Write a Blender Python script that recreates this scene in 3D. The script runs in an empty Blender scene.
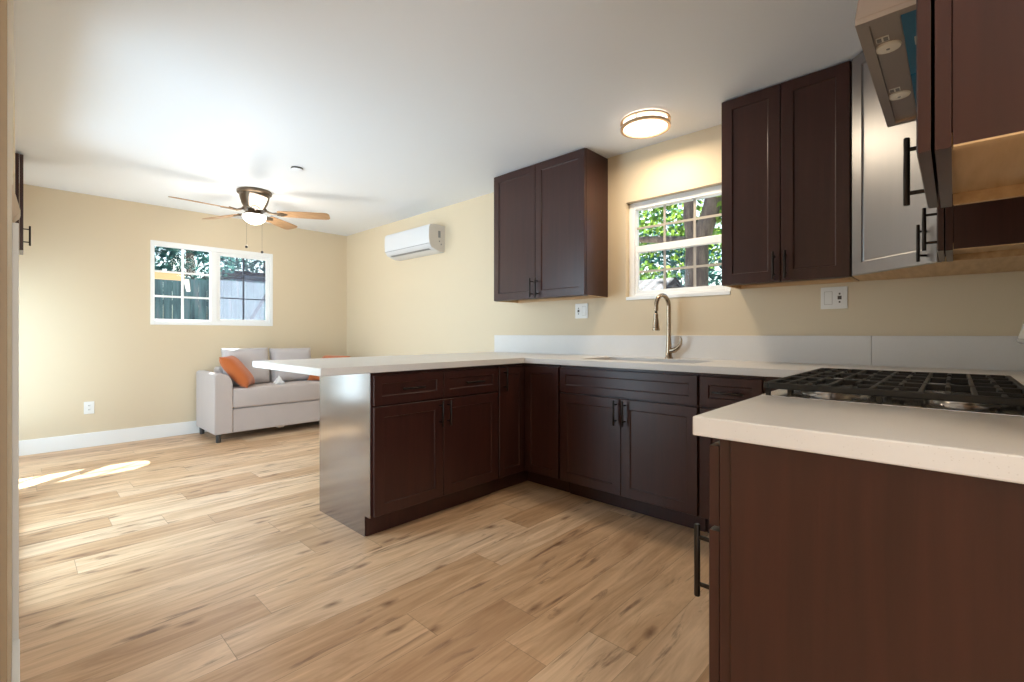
import bpy, bmesh, math, random
from mathutils import Matrix, Vector

S = bpy.context.scene
COL = S.collection
R = math.radians
PI = math.pi

# ------------------------------------------------------------------ camera
CAM_H = 1.076
cd = bpy.data.cameras.new('camera')
cam = bpy.data.objects.new('camera', cd)
COL.objects.link(cam)
cd.sensor_width = 36.0
cd.lens = 467.4 / 1024 * 36.0
cd.shift_y = -0.00645
cd.clip_start = 0.02
cam.location = (0, 0, CAM_H)
cam.rotation_euler = (R(90), 0, R(43.408 - 90))
S.camera = cam

# ------------------------------------------------------------------ world, sun, exposure
W_ = bpy.data.worlds.new('world')
S.world = W_
W_.use_nodes = True
nt = W_.node_tree
bg = nt.nodes['Background']
sky = nt.nodes.new('ShaderNodeTexSky')
sky.sky_type = 'NISHITA'
sky.sun_disc = False
sky.sun_elevation = R(41)
sky.sun_rotation = R(47)
sky.air_density = 1.0
sky.dust_density = 1.5
nt.links.new(sky.outputs[0], bg.inputs[0])
bg.inputs[1].default_value = 0.19

sd = bpy.data.lights.new('sun', 'SUN')
sun = bpy.data.objects.new('sun', sd)
COL.objects.link(sun)
sd.energy = 25.0
sd.angle = R(0.6)
sd.color = (1.0, 0.97, 0.93)
sun.rotation_euler = Vector((-0.73, -0.68, -0.864)).to_track_quat('-Z', 'Y').to_euler()
sun.location = (6, 10, 8)

vs = S.view_settings
vs.view_transform = 'Standard'
vs.look = 'None'
vs.gamma = 1
vs.use_curve_mapping = False
vs.exposure = 0.7

LAMP_W = 7      # kitchen ceiling lamp
FAN_W = 12       # fan light
HALL_FILL_W = 8     # added fill lamp in the unseen hall

def fill_light(name, loc, rot, sx, sy, power, color):
    l = bpy.data.lights.new(name, 'AREA')
    l.shape = 'RECTANGLE'
    l.size, l.size_y = sx, sy
    l.energy = power
    l.color = color
    o = bpy.data.objects.new(name, l)
    COL.objects.link(o)
    o.location = loc
    o.rotation_euler = rot
    return o

# daylight lamps, added as fill outside the left-wall door and open rear doorway
fill_light('left_wall_fill', (-1.00, 3.45, 1.15), (0, R(-90), 0), 2.2, 2.4, 96, (0.70, 0.84, 1.0))
fill_light('rear_fill', (-0.35, -2.45, 1.15), (R(90), 0, 0), 1.9, 2.1, 42, (0.86, 0.93, 1.0))

fill_light('recess_fill', (-0.46, 5.335, 0.92), (0, R(-90), 0), 1.4, 1.19, 13, (0.74, 0.87, 1.0))  # added lamp outside the recess window, reflected by the peninsula end panel

# ------------------------------------------------------------------ dimensions
WX = 3.076       # sink wall
DY = 6.011       # far wall
CZ = 2.413       # ceiling
RY = -0.280      # range wall
CT = 0.914
CB = 0.876

# ------------------------------------------------------------------ material helpers
MATS = {}

def mat(name, base, rough=0.5, metal=0.0, **kw):
    if name in MATS:
        return MATS[name]
    m = bpy.data.materials.new(name)
    m.use_nodes = True
    b = m.node_tree.nodes['Principled BSDF']
    b.inputs['Base Color'].default_value = (*base, 1)
    b.inputs['Roughness'].default_value = rough
    b.inputs['Metallic'].default_value = metal
    for k, v in kw.items():
        b.inputs[k].default_value = v
    MATS[name] = m
    return m

class NT:
    """terse node building"""
    def __init__(s, m):
        s.t = m.node_tree
        s.b = s.t.nodes['Principled BSDF']
    def n(s, typ, **kw):
        x = s.t.nodes.new(typ)
        for k, v in kw.items():
            setattr(x, k, v)
        return x
    def l(s, a, b):
        s.t.links.new(a, b)
    def set(s, sock, v):
        if hasattr(v, 'is_output'):
            s.l(v, sock)
        else:
            sock.default_value = v
    def math(s, op, a, b=None, c=None):
        x = s.n('ShaderNodeMath', operation=op)
        s.set(x.inputs[0], a)
        if b is not None:
            s.set(x.inputs[1], b)
        if c is not None:
            s.set(x.inputs[2], c)
        return x.outputs[0]
    def comb(s, a, b, c):
        x = s.n('ShaderNodeCombineXYZ')
        for i, v in enumerate((a, b, c)):
            s.set(x.inputs[i], v)
        return x.outputs[0]
    def obj(s):
        return s.n('ShaderNodeTexCoord').outputs['Object']
    def noise(s, vec, scale=1.0, detail=4.0, rough=0.55, dist=0.0):
        x = s.n('ShaderNodeTexNoise')
        s.l(vec, x.inputs['Vector'])
        x.inputs['Scale'].default_value = scale
        x.inputs['Detail'].default_value = detail
        x.inputs['Roughness'].default_value = rough
        x.inputs['Distortion'].default_value = dist
        return x.outputs['Fac']
    def ramp(s, fac, stops):
        x = s.n('ShaderNodeValToRGB')
        s.l(fac, x.inputs[0])
        e = x.color_ramp.elements
        while len(e) < len(stops):
            e.new(0.5)
        for i, (p, c) in enumerate(stops):
            e[i].position = p
            e[i].color = (*c, 1) if len(c) == 3 else c
        return x.outputs[0]
    def mix(s, fac, a, b, mode='MIX'):
        x = s.n('ShaderNodeMix', data_type='RGBA', blend_type=mode)
        s.set(x.inputs[0], fac)
        for i, v in ((6, a), (7, b)):
            if isinstance(v, tuple):
                v = (*v, 1)
            s.set(x.inputs[i], v)
        return x.outputs[2]
    def bump(s, h, strength=0.2, dist=0.002):
        x = s.n('ShaderNodeBump')
        x.inputs['Strength'].default_value = strength
        x.inputs['Distance'].default_value = dist
        s.l(h, x.inputs['Height'])
        s.l(x.outputs[0], s.b.inputs['Normal'])
    def scaled(s, vec, sc):
        x = s.n('ShaderNodeMapping')
        s.l(vec, x.inputs[0])
        x.inputs['Scale'].default_value = sc
        return x.outputs[0]

def paint(name, col, bump=0.12, scale=220, rough=0.6):
    m = mat(name, col, rough)
    q = NT(m)
    o = q.obj()
    f = q.noise(o, scale, 3)
    big = q.noise(o, 1.3, 3)
    q.l(q.mix(q.math('MULTIPLY', big, 0.10), col, tuple(c * 0.86 for c in col)), q.b.inputs['Base Color'])
    q.bump(f, bump, 0.001)
    return m

M_WALL = paint('cream_wall_paint', (0.675, 0.56, 0.395))
M_CEIL = paint('white_ceiling_paint', (0.84, 0.875, 0.92))
M_TRIM = mat('white_trim_paint', (0.85, 0.85, 0.83), 0.35)
M_EXTW = paint('exterior_stucco', (0.55, 0.50, 0.42), 0.4, 60)
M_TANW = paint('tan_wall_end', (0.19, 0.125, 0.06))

def wood_dark():
    m = mat('espresso_wood', (0.05, 0.018, 0.012), 0.32)
    q = NT(m)
    o = q.obj()
    g = q.noise(q.scaled(o, (38, 38, 2.2)), 1.0, 6, 0.6, 0.4)
    b = q.noise(o, 3.0, 3)
    c = q.ramp(g, [(0.3, (0.029, 0.0084, 0.0060)), (0.75, (0.060, 0.0172, 0.0115))])
    c2 = q.mix(b, c, (0.038, 0.0120, 0.0088))
    q.l(c2, q.b.inputs['Base Color'])
    q.b.inputs['Specular IOR Level'].default_value = 0.40
    q.b.inputs['Coat Weight'].default_value = 0.12
    q.b.inputs['Coat Roughness'].default_value = 0.33
    q.bump(g, 0.04, 0.0006)
    return m
M_WOOD = wood_dark()

def laminate(name, ior, cr):
    m = mat(name, (0.045, 0.020, 0.016), cr + 0.05)
    q = NT(m)
    g = q.noise(q.scaled(q.obj(), (38, 38, 2.2)), 1.0, 5, 0.6, 0.4)
    q.l(q.ramp(g, [(0.3, (0.035, 0.015, 0.012)), (0.75, (0.055, 0.025, 0.02))]), q.b.inputs['Base Color'])
    q.b.inputs['Specular IOR Level'].default_value = 1.0
    q.b.inputs['Coat Weight'].default_value = 1.0
    q.b.inputs['Coat IOR'].default_value = ior
    q.b.inputs['Coat Roughness'].default_value = cr
    q.bump(g, 0.03, 0.0006)
    return m
M_LAM = laminate('satin_espresso_laminate', 2.4, 0.15)
M_LAMD = laminate('sheened_espresso_door', 2.35, 0.38)

def maple():
    m = mat('raw_maple', (0.70, 0.47, 0.24), 0.5)
    q = NT(m)
    g = q.noise(q.scaled(q.obj(), (4, 40, 40)), 1.0, 5)
    q.l(q.ramp(g, [(0.3, (0.46, 0.28, 0.13)), (0.7, (0.60, 0.40, 0.21))]), q.b.inputs['Base Color'])
    return m
M_MAPLE = maple()

def quartz():
    m = mat('white_quartz', (0.8, 0.78, 0.75), 0.34)
    q = NT(m)
    o = q.obj()
    v = q.n('ShaderNodeTexVoronoi')
    v.inputs['Scale'].default_value = 230
    q.l(o, v.inputs['Vector'])
    wn = q.n('ShaderNodeTexWhiteNoise', noise_dimensions='3D')
    q.l(v.outputs['Position'], wn.inputs['Vector'])
    speck = q.math('MULTIPLY', q.math('LESS_THAN', v.outputs['Distance'], 0.22), q.math('GREATER_THAN', wn.outputs['Value'], 0.72))
    cl = q.noise(o, 5, 4)
    base = q.mix(cl, (0.74, 0.71, 0.685), (0.67, 0.645, 0.615))
    q.l(q.mix(q.math('MULTIPLY', speck, 0.28), base, (0.42, 0.37, 0.32)), q.b.inputs['Base Color'])
    return m
M_QUARTZ = quartz()

def planks():
    m = mat('oak_plank_floor', (0.6, 0.42, 0.25), 0.38)
    q = NT(m)
    o = q.obj()
    sp = q.n('ShaderNodeSeparateXYZ')
    q.l(o, sp.inputs[0])
    x, y = sp.outputs[0], sp.outputs[1]
    PW, PL = 0.190, 1.45
    ry = q.math('DIVIDE', q.math('ADD', y, 10.06), PW)
    row = q.math('FLOOR', ry)
    fy = q.math('FRACT', ry)
    w1 = q.n('ShaderNodeTexWhiteNoise', noise_dimensions='1D')
    q.l(row, w1.inputs['W'])
    rx = q.math('ADD', q.math('DIVIDE', q.math('ADD', x, 20.0), PL), q.math('MULTIPLY', w1.outputs['Value'], 7.3))
    colu = q.math('FLOOR', rx)
    fx = q.math('FRACT', rx)
    w2 = q.n('ShaderNodeTexWhiteNoise', noise_dimensions='3D')
    q.l(q.comb(row, colu, 3.7), w2.inputs['Vector'])
    rnd = w2.outputs['Value']
    rc = q.n('ShaderNodeSeparateColor')
    q.l(w2.outputs['Color'], rc.inputs[0])
    shx = q.math('MULTIPLY', rc.outputs[0], 37.0)
    shz = q.math('MULTIPLY', rc.outputs[1], 53.0)
    gx = q.math('ADD', x, shx)
    fine = q.noise(q.comb(q.math('MULTIPLY', gx, 3.0), q.math('MULTIPLY', y, 75.0), shz), 1.0, 6, 0.6)
    mid = q.noise(q.comb(q.math('MULTIPLY', gx, 1.5), q.math('MULTIPLY', y, 11.0), shz), 1.0, 5, 0.6, 1.6)
    dark = q.noise(q.comb(q.math('MULTIPLY', gx, 2.0), q.math('MULTIPLY', y, 16.0), q.math('ADD', shz, 9.0)), 1.0, 7, 0.62, 1.2)
    base = q.ramp(rnd, [(0.0, (0.62, 0.385, 0.215)), (0.3, (0.79, 0.54, 0.33)), (0.6, (0.87, 0.64, 0.43)), (0.8, (0.82, 0.57, 0.355)), (1.0, (0.66, 0.42, 0.24))])
    c = q.mix(q.ramp(mid, [(0.35, (0, 0, 0)), (0.75, (1, 1, 1))]), base, q.mix(1.0, base, (0.62, 0.54, 0.47), 'MULTIPLY'))
    c = q.mix(q.math('MULTIPLY', q.ramp(fine, [(0.4, (0, 0, 0)), (0.8, (1, 1, 1))]), 0.55), c, q.mix(1.0, c, (0.70, 0.62, 0.55), 'MULTIPLY'))
    c = q.mix(q.math('MULTIPLY', q.ramp(dark, [(0.57, (0, 0, 0)), (0.69, (1, 1, 1))]), 0.85), c, (0.22, 0.115, 0.065))
    # knots: stretched voronoi cells, most of them switched off
    v = q.n('ShaderNodeTexVoronoi', voronoi_dimensions='2D')
    v.inputs['Scale'].default_value = 1.0
    warp = q.noise(q.comb(q.math('MULTIPLY', gx, 14.0), q.math('MULTIPLY', y, 30.0), shz), 1.0, 3)
    q.l(q.comb(q.math('ADD', q.math('MULTIPLY', gx, 2.6), q.math('MULTIPLY', warp, 0.16)), q.math('ADD', q.math('ADD', q.math('MULTIPLY', y, 7.0), q.math('MULTIPLY', warp, 0.2)), shz), 0.0), v.inputs['Vector'])
    wk = q.n('ShaderNodeTexWhiteNoise', noise_dimensions='3D')
    q.l(v.outputs['Position'], wk.inputs['Vector'])
    kn = q.math('MULTIPLY', q.ramp(v.outputs['Distance'], [(0.02, (1, 1, 1)), (0.15, (0, 0, 0))]), q.math('GREATER_THAN', wk.outputs['Value'], 0.72))
    c = q.mix(q.math('MULTIPLY', kn, 0.8), c, (0.17, 0.075, 0.035))
    seam = q.math('MAXIMUM', q.math('LESS_THAN', fy, 0.010), q.math('LESS_THAN', fx, 0.0016))
    c = q.mix(q.math('MULTIPLY', seam, 0.55), c, (0.18, 0.10, 0.055))
    q.l(c, q.b.inputs['Base Color'])
    q.l(q.math('MULTIPLY_ADD', fine, 0.15, 0.30), q.b.inputs['Roughness'])
    q.bump(q.math('SUBTRACT', fine, q.math('MULTIPLY', seam, 2.0)), 0.10, 0.001)
    return m
M_FLOOR = planks()

def fabric(name, col, sc=900):
    m = mat(name, col, 0.85)
    q = NT(m)
    o = q.obj()
    f = q.noise(o, sc, 2)
    b = q.noise(o, 7, 3)
    q.l(q.mix(q.math('MULTIPLY', b, 0.35), col, tuple(c * 0.75 for c in col)), q.b.inputs['Base Color'])
    q.b.inputs['Sheen Weight'].default_value = 0.25
    q.bump(f, 0.25, 0.002)
    return m
M_SOFA = fabric('grey_sofa_cloth', (0.50, 0.43, 0.40))
M_SOFAC = fabric('grey_pillow_cloth', (0.50, 0.46, 0.46))
M_ORANGE = fabric('burnt_orange_cloth', (0.50, 0.125, 0.025))
M_RAG = fabric('mottled_white_cloth', (0.75, 0.73, 0.72), 120)
M_BLACKM = mat('dark_bronze_metal', (0.035, 0.030, 0.028), 0.33, 0.85)
M_NICKEL = mat('brushed_nickel', (0.42, 0.335, 0.25), 0.26, 1.0)
M_LNICK = mat('satin_nickel_ring', (0.62, 0.45, 0.30), 0.35, 1.0)
M_STEEL = mat('stainless_steel', (0.58, 0.55, 0.52), 0.28, 1.0)
M_HSTEEL = mat('hood_stainless_steel', (0.42, 0.35, 0.30), 0.33, 1.0)
M_GUARD = mat('pale_grey_enamel', (0.50, 0.50, 0.52), 0.25, 0.3)
M_IRON = mat('black_cast_iron', (0.012, 0.012, 0.013), 0.5)
M_ENAMEL = mat('black_enamel', (0.012, 0.012, 0.012), 0.18)
M_PLASTIC = mat('white_plastic', (0.80, 0.79, 0.76), 0.3)
M_ACW = mat('white_glossy_plastic', (0.66, 0.66, 0.67), 0.16)
M_ACS = mat('warm_white_end_cap', (0.68, 0.62, 0.56), 0.4)
M_GREY = mat('grey_vent', (0.25, 0.25, 0.25), 0.5)
M_DARK = mat('near_black_gap', (0.01, 0.01, 0.01), 0.7)
M_SLOT = mat('socket_slot', (0.09, 0.075, 0.06), 0.5)
M_BLUE = mat('blue_protective_film', (0.002, 0.13, 0.26), 0.35)
M_VINYL = mat('white_vinyl', (0.84, 0.85, 0.85), 0.35)
M_GRID = mat('beige_window_grid', (0.42, 0.37, 0.31), 0.45)
M_DGRID = mat('dark_window_grid', (0.06, 0.07, 0.10), 0.45)
M_LEGM = mat('grey_leg_metal', (0.10, 0.10, 0.10), 0.3, 0.8)

def blade_wood():
    m = mat('fan_blade_oak', (0.45, 0.26, 0.13), 0.4)
    q = NT(m)
    g = q.noise(q.scaled(q.obj(), (3, 45, 45)), 1.0, 5)
    q.l(q.ramp(g, [(0.3, (0.34, 0.19, 0.09)), (0.75, (0.50, 0.31, 0.17))]), q.b.inputs['Base Color'])
    return m
M_BLADE = blade_wood()

def emit(name, col, s):
    m = mat(name, (0.9, 0.88, 0.85), 0.4)
    b = m.node_tree.nodes['Principled BSDF']
    b.inputs['Emission Color'].default_value = (*col, 1)
    b.inputs['Emission Strength'].default_value = s
    return m
M_LAMPG = emit('lit_lamp_glass', (1.0, 0.90, 0.76), 2.2)
M_FANG = emit('lit_fan_bowl', (1.0, 0.95, 0.88), 3.2)

def glass():
    m = bpy.data.materials.new('window_glass')
    m.use_nodes = True
    t = m.node_tree
    t.nodes.clear()
    out = t.nodes.new('ShaderNodeOutputMaterial')
    mx = t.nodes.new('ShaderNodeMixShader')
    tr = t.nodes.new('ShaderNodeBsdfTransparent')
    tr.inputs[0].default_value = (0.88, 0.93, 0.94, 1)
    gl = t.nodes.new('ShaderNodeBsdfGlossy')
    gl.inputs['Roughness'].default_value = 0.02
    lw = t.nodes.new('ShaderNodeLayerWeight')
    fr = t.nodes.new('ShaderNodeMath')
    fr.operation = 'POWER'
    fr.inputs[1].default_value = 5.0
    f2 = t.nodes.new('ShaderNodeMath')
    f2.operation = 'MULTIPLY_ADD'
    f2.inputs[1].default_value = 0.9
    f2.inputs[2].default_value = 0.006
    t.links.new(lw.outputs['Facing'], fr.inputs[0])
    t.links.new(fr.outputs[0], f2.inputs[0])
    t.links.new(f2.outputs[0], mx.inputs[0])
    t.links.new(tr.outputs[0], mx.inputs[1])
    t.links.new(gl.outputs[0], mx.inputs[2])
    t.links.new(mx.outputs[0], out.inputs[0])
    return m
M_GLASS = glass()

def screen():
    m = bpy.data.materials.new('insect_screen_mesh')
    m.use_nodes = True
    t = m.node_tree
    t.nodes.clear()
    out = t.nodes.new('ShaderNodeOutputMaterial')
    mx = t.nodes.new('ShaderNodeMixShader')
    mx.inputs[0].default_value = 0.15
    tr = t.nodes.new('ShaderNodeBsdfTransparent')
    df = t.nodes.new('ShaderNodeBsdfTranslucent')
    df.inputs[0].default_value = (0.30, 0.32, 0.40, 1)
    t.links.new(tr.outputs[0], mx.inputs[1])
    t.links.new(df.outputs[0], mx.inputs[2])
    t.links.new(mx.outputs[0], out.inputs[0])
    return m
M_SCREEN = screen()

def leafmat(name, a, b):
    m = mat(name, a, 0.5)
    q = NT(m)
    geo = q.n('ShaderNodeNewGeometry')
    q.l(q.ramp(geo.outputs['Random Per Island'], [(0.0, a), (1.0, b)]), q.b.inputs['Base Color'])
    q.b.inputs['Transmission Weight'].default_value = 0.0
    t = q.t
    out = t.nodes['Material Output']
    mx = q.n('ShaderNodeMixShader')
    mx.inputs[0].default_value = 0.4
    tl = q.n('ShaderNodeBsdfTranslucent')
    q.l(q.ramp(geo.outputs['Random Per Island'], [(0.0, tuple(c * 1.6 for c in a)), (1.0, tuple(c * 1.6 for c in b))]), tl.inputs[0])
    q.l(q.b.outputs[0], mx.inputs[1])
    q.l(tl.outputs[0], mx.inputs[2])
    q.l(mx.outputs[0], out.inputs[0])
    return m
M_LEAF = leafmat('green_leaves', (0.025, 0.09, 0.018), (0.20, 0.29, 0.045))
M_LEAFB = leafmat('blue_green_leaves', (0.010, 0.045, 0.045), (0.06, 0.15, 0.125))

def bark():
    m = mat('tree_bark', (0.16, 0.11, 0.08), 0.9)
    q = NT(m)
    g = q.noise(q.scaled(q.obj(), (14, 14, 3)), 1.0, 6, 0.65)
    q.l(q.ramp(g, [(0.3, (0.07, 0.05, 0.05)), (0.75, (0.30, 0.23, 0.19))]), q.b.inputs['Base Color'])
    q.bump(g, 0.8, 0.03)
    return m
M_BARK = bark()

def fencewood():
    m = mat('weathered_fence_wood', (0.08, 0.12, 0.13), 0.85)
    q = NT(m)
    o = q.obj()
    g = q.noise(q.scaled(o, (9, 9, 1.2)), 1.0, 5)
    q.l(q.ramp(g, [(0.3, (0.05, 0.07, 0.08)), (0.55, (0.12, 0.19, 0.20)), (0.8, (0.26, 0.22, 0.24))]), q.b.inputs['Base Color'])
    return m
M_FENCE = fencewood()
M_CONC = paint('pale_concrete', (0.33, 0.32, 0.30), 0.3, 40)

def rooftile():
    m = mat('pinkish_roof_tiles', (0.55, 0.40, 0.36), 0.8)
    q = NT(m)
    w = q.n('ShaderNodeTexWave')
    w.inputs['Scale'].default_value = 2.2
    w.inputs['Distortion'].default_value = 0.6
    w.bands_direction = 'Y'
    q.l(q.obj(), w.inputs['Vector'])
    q.l(q.ramp(w.outputs['Color'], [(0.3, (0.03, 0.018, 0.018)), (0.6, (0.12, 0.092, 0.09))]), q.b.inputs['Base Color'])
    return m
M_ROOF = rooftile()

def siding():
    m = mat('grey_blue_siding', (0.42, 0.46, 0.55), 0.7)
    q = NT(m)
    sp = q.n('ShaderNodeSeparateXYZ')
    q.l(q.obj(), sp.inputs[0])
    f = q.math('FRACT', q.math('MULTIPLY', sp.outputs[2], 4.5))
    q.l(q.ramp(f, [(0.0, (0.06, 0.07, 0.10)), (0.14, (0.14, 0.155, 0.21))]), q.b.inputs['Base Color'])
    return m
M_SIDING = siding()
for _m in (M_ROOF, M_CONC, M_SIDING, M_FENCE):
    _m.node_tree.nodes['Principled BSDF'].inputs['Specular IOR Level'].default_value = 0.05
M_BEAM = mat('tan_painted_beam', (0.66, 0.45, 0.25), 0.6)
M_CARW = mat('white_car_paint', (0.80, 0.82, 0.85), 0.2)
M_CARG = mat('dark_car_glass', (0.03, 0.05, 0.06), 0.1)
M_TYRE = mat('black_tyre', (0.02, 0.02, 0.02), 0.8)

# ------------------------------------------------------------------ mesh helpers
def add_box(bm, x0, x1, y0, y1, z0, z1, bev=0.0, seg=2):
    vs_ = [bm.verts.new((x, y, z)) for z in (z0, z1) for y in (y0, y1) for x in (x0, x1)]
    idx = ((0, 2, 3, 1), (4, 5, 7, 6), (0, 1, 5, 4), (2, 6, 7, 3), (0, 4, 6, 2), (1, 3, 7, 5))
    fs = [bm.faces.new([vs_[i] for i in f]) for f in idx]
    if bev > 0:
        es = list({e for f in fs for e in f.edges})
        bmesh.ops.bevel(bm, geom=es, offset=bev, segments=seg, profile=0.5, affect='EDGES', clamp_overlap=True)
    return bm

def box(*a, **k):
    return add_box(bmesh.new(), *a, **k)

def boxes(lst, bev=0.0):
    bm = bmesh.new()
    for b in lst:
        add_box(bm, *b, bev=bev)
    return bm

def add_tube(bm, pts, rad, n=12, cap=True):
    pts = [Vector(p) for p in pts]
    if not hasattr(rad, '__len__'):
        rad = [rad] * len(pts)
    rings = []
    t0 = (pts[1] - pts[0]).normalized()
    ref = Vector((0, 0, 1)) if abs(t0.z) < 0.9 else Vector((1, 0, 0))
    u = t0.cross(ref).normalized()
    for i, p in enumerate(pts):
        if i == 0:
            t = pts[1] - pts[0]
        elif i == len(pts) - 1:
            t = pts[-1] - pts[-2]
        else:
            t = (pts[i + 1] - pts[i]).normalized() + (pts[i] - pts[i - 1]).normalized()
        t.normalize()
        u = (u - t * u.dot(t)).normalized()
        w = t.cross(u)
        rings.append([bm.verts.new(p + (u * math.cos(2 * PI * k / n) + w * math.sin(2 * PI * k / n)) * rad[i]) for k in range(n)])
    for a, b in zip(rings, rings[1:]):
        for k in range(n):
            bm.faces.new((a[k], a[(k + 1) % n], b[(k + 1) % n], b[k]))
    if cap:
        bm.faces.new(rings[0][::-1])
        bm.faces.new(rings[-1])
    return bm

def tube(*a, **k):
    return add_tube(bmesh.new(), *a, **k)

def add_lathe(bm, prof, n=32, c=(0, 0, 0), closed=False):
    rings = []
    for r, z in prof:
        if r < 1e-6:
            rings.append([bm.verts.new((c[0], c[1], c[2] + z))])
        else:
            rings.append([bm.verts.new((c[0] + r * math.cos(2 * PI * k / n), c[1] + r * math.sin(2 * PI * k / n), c[2] + z)) for k in range(n)])
    pairs = list(zip(rings, rings[1:]))
    if closed:
        pairs.append((rings[-1], rings[0]))
    for a, b in pairs:
        for k in range(n):
            k2 = (k + 1) % n
            if len(a) == 1 and len(b) == 1:
                continue
            if len(a) == 1:
                bm.faces.new((a[0], b[k2], b[k]))
            elif len(b) == 1:
                bm.faces.new((a[k], a[k2], b[0]))
            else:
                bm.faces.new((a[k], a[k2], b[k2], b[k]))
    return bm

def lathe(*a, **k):
    return add_lathe(bmesh.new(), *a, **k)

def add_prism(bm, poly, axis, a, b):
    """extrude a 2-D polygon along axis ('x': poly in yz, 'y': xz, 'z': xy)"""
    def P(p, t):
        return {'x': (t, p[0], p[1]), 'y': (p[0], t, p[1]), 'z': (p[0], p[1], t)}[axis]
    A = [bm.verts.new(P(p, a)) for p in poly]
    B = [bm.verts.new(P(p, b)) for p in poly]
    n = len(poly)
    fs = [bm.faces.new(A), bm.faces.new(B[::-1])]
    for i in range(n):
        fs.append(bm.faces.new((A[i], B[i], B[(i + 1) % n], A[(i + 1) % n])))
    bmesh.ops.recalc_face_normals(bm, faces=fs)
    return bm

def prism(poly, axis, a, b):
    return add_prism(bmesh.new(), poly, axis, a, b)

def obj(name, bm, m, parent=None, smooth=False, bevel=0.0):
    bmesh.ops.recalc_face_normals(bm, faces=bm.faces[:])
    me = bpy.data.meshes.new(name)
    bm.to_mesh(me)
    bm.free()
    for mm in (m if isinstance(m, (list, tuple)) else [m]):
        me.materials.append(mm)
    if smooth:
        me.polygons.foreach_set('use_smooth', [True] * len(me.polygons))
        me.set_sharp_from_angle(angle=R(smooth if smooth is not True else 40))
    o = bpy.data.objects.new(name, me)
    COL.objects.link(o)
    if parent is not None:
        o.parent = parent
    if bevel:
        bv = o.modifiers.new('bevel', 'BEVEL')
        bv.width = bevel
        bv.segments = 2
        bv.limit_method = 'ANGLE'
    return o

def tag(o, label, cat, group=None, kind=None):
    o['label'] = label
    o['category'] = cat
    if group:
        o['group'] = group
    if kind:
        o['kind'] = kind
    return o

def thing(name, label, cat, loc=(0, 0, 0), rz=0.0, group=None):
    o = bpy.data.objects.new(name, None)
    o.empty_display_size = 0.1
    COL.objects.link(o)
    o.location = loc
    o.rotation_euler = (0, 0, rz)
    return tag(o, label, cat, group)

def struct(name, bm, m, parent=None, label=None, cat=None):
    o = obj(name, bm, m, parent)
    if parent is None:
        o['kind'] = 'structure'
        o['label'] = label
        o['category'] = cat
    return o

def wall_with_hole(axis, a0, a1, t0, t1, z0, z1, holes):
    """wall running along axis 'x' or 'y' from a0 to a1, thickness t0..t1, rectangular holes (h0,h1,hz0,hz1)"""
    bm = bmesh.new()
    def put(s, e, lo, hi):
        if e - s < 1e-5 or hi - lo < 1e-5:
            return
        if axis == 'x':
            add_box(bm, s, e, t0, t1, lo, hi)
        else:
            add_box(bm, t0, t1, s, e, lo, hi)
    pos = a0
    for h0, h1, z_lo, z_hi in sorted(holes):
        put(pos, h0, z0, z1)
        put(h0, h1, z0, z_lo)
        put(h0, h1, z_hi, z1)
        pos = h1
    put(pos, a1, z0, z1)
    return bm

# ------------------------------------------------------------------ room shell
XL, YB = -1.7, -2.3
struct('floor', box(XL, WX + 0.14, YB, DY + 0.14, -0.06, 0), M_FLOOR, label='light oak plank floor with dark knots', cat='floor')
struct('ceiling', box(XL, WX + 0.14, YB, DY + 0.14, CZ, CZ + 0.05), M_CEIL, label='smooth white ceiling', cat='ceiling')
FW = (0.937, 2.126, 1.177, 2.050)        # far window opening x0 x1 z0 z1
SW = (1.020, 1.755, 1.327, 2.044)        # sink window opening y0 y1 z0 z1
struct('wall_far', wall_with_hole('x', -0.42, WX + 0.14, DY, DY + 0.13, 0, CZ, [FW]), M_WALL, label='cream far wall behind the sofa', cat='wall')
struct('wall_right', wall_with_hole('y', RY - 0.12, DY, WX, WX + 0.14, 0, CZ, [SW]), M_WALL, label='cream wall behind the sink', cat='wall')
struct('wall_back', box(0.85, WX, RY - 0.12, RY, 0, CZ), M_WALL, label='cream wall behind the gas range', cat='wall')
SD = (2.60, 4.30, 0.0, 2.08)             # added sliding door in the left wall
struct('wall_left', wall_with_hole('y', 1.00, 4.60, -0.13, -0.0125, 0, CZ, [SD]), M_WALL, label='cream left wall seen edge on', cat='wall')
RW = (4.74, 5.93, 0.22, 1.62)            # unseen low window in the left recess, put in to brighten the end panel
rb = wall_with_hole('y', 4.60, DY, -0.42, -0.30, 0, CZ, [RW])
add_box(rb, -0.42, -0.13, 4.50, 4.60, 0, CZ)
struct('wall_recess', rb, M_WALL, label='cream wall of the left recess', cat='wall')
struct('wall_hall', boxes([(XL, XL + 0.1, YB, 1.1, 0, CZ), (XL, -0.13, 1.0, 1.1, 0, CZ)]), M_WALL, label='hall wall beside the camera', cat='wall')
struct('wall_rear', boxes([(XL, -1.40, YB, YB + 0.1, 0, CZ), (0.70, 0.97, YB, YB + 0.1, 0, CZ), (-1.40, 0.70, YB, YB + 0.1, 2.12, CZ),
                           (0.85, 0.97, YB, RY - 0.12, 0, CZ)]), M_WALL, label='rear wall behind the camera', cat='wall')  # doorway left open for the added fill lamp
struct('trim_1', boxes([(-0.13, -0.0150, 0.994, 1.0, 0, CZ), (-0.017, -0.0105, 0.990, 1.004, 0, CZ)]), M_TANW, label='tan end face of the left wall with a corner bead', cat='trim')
struct('baseboard_far', box(-0.30, WX, DY - 0.014, DY, 0, 0.135, bev=0.003), M_TRIM, label='white baseboard along the far wall', cat='baseboard')
struct('baseboard_left', box(-0.0125, 0.004, 1.0, 2.10, 0, 0.135, bev=0.002), M_TRIM, label='white baseboard at the foot of the left wall', cat='baseboard')
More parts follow.
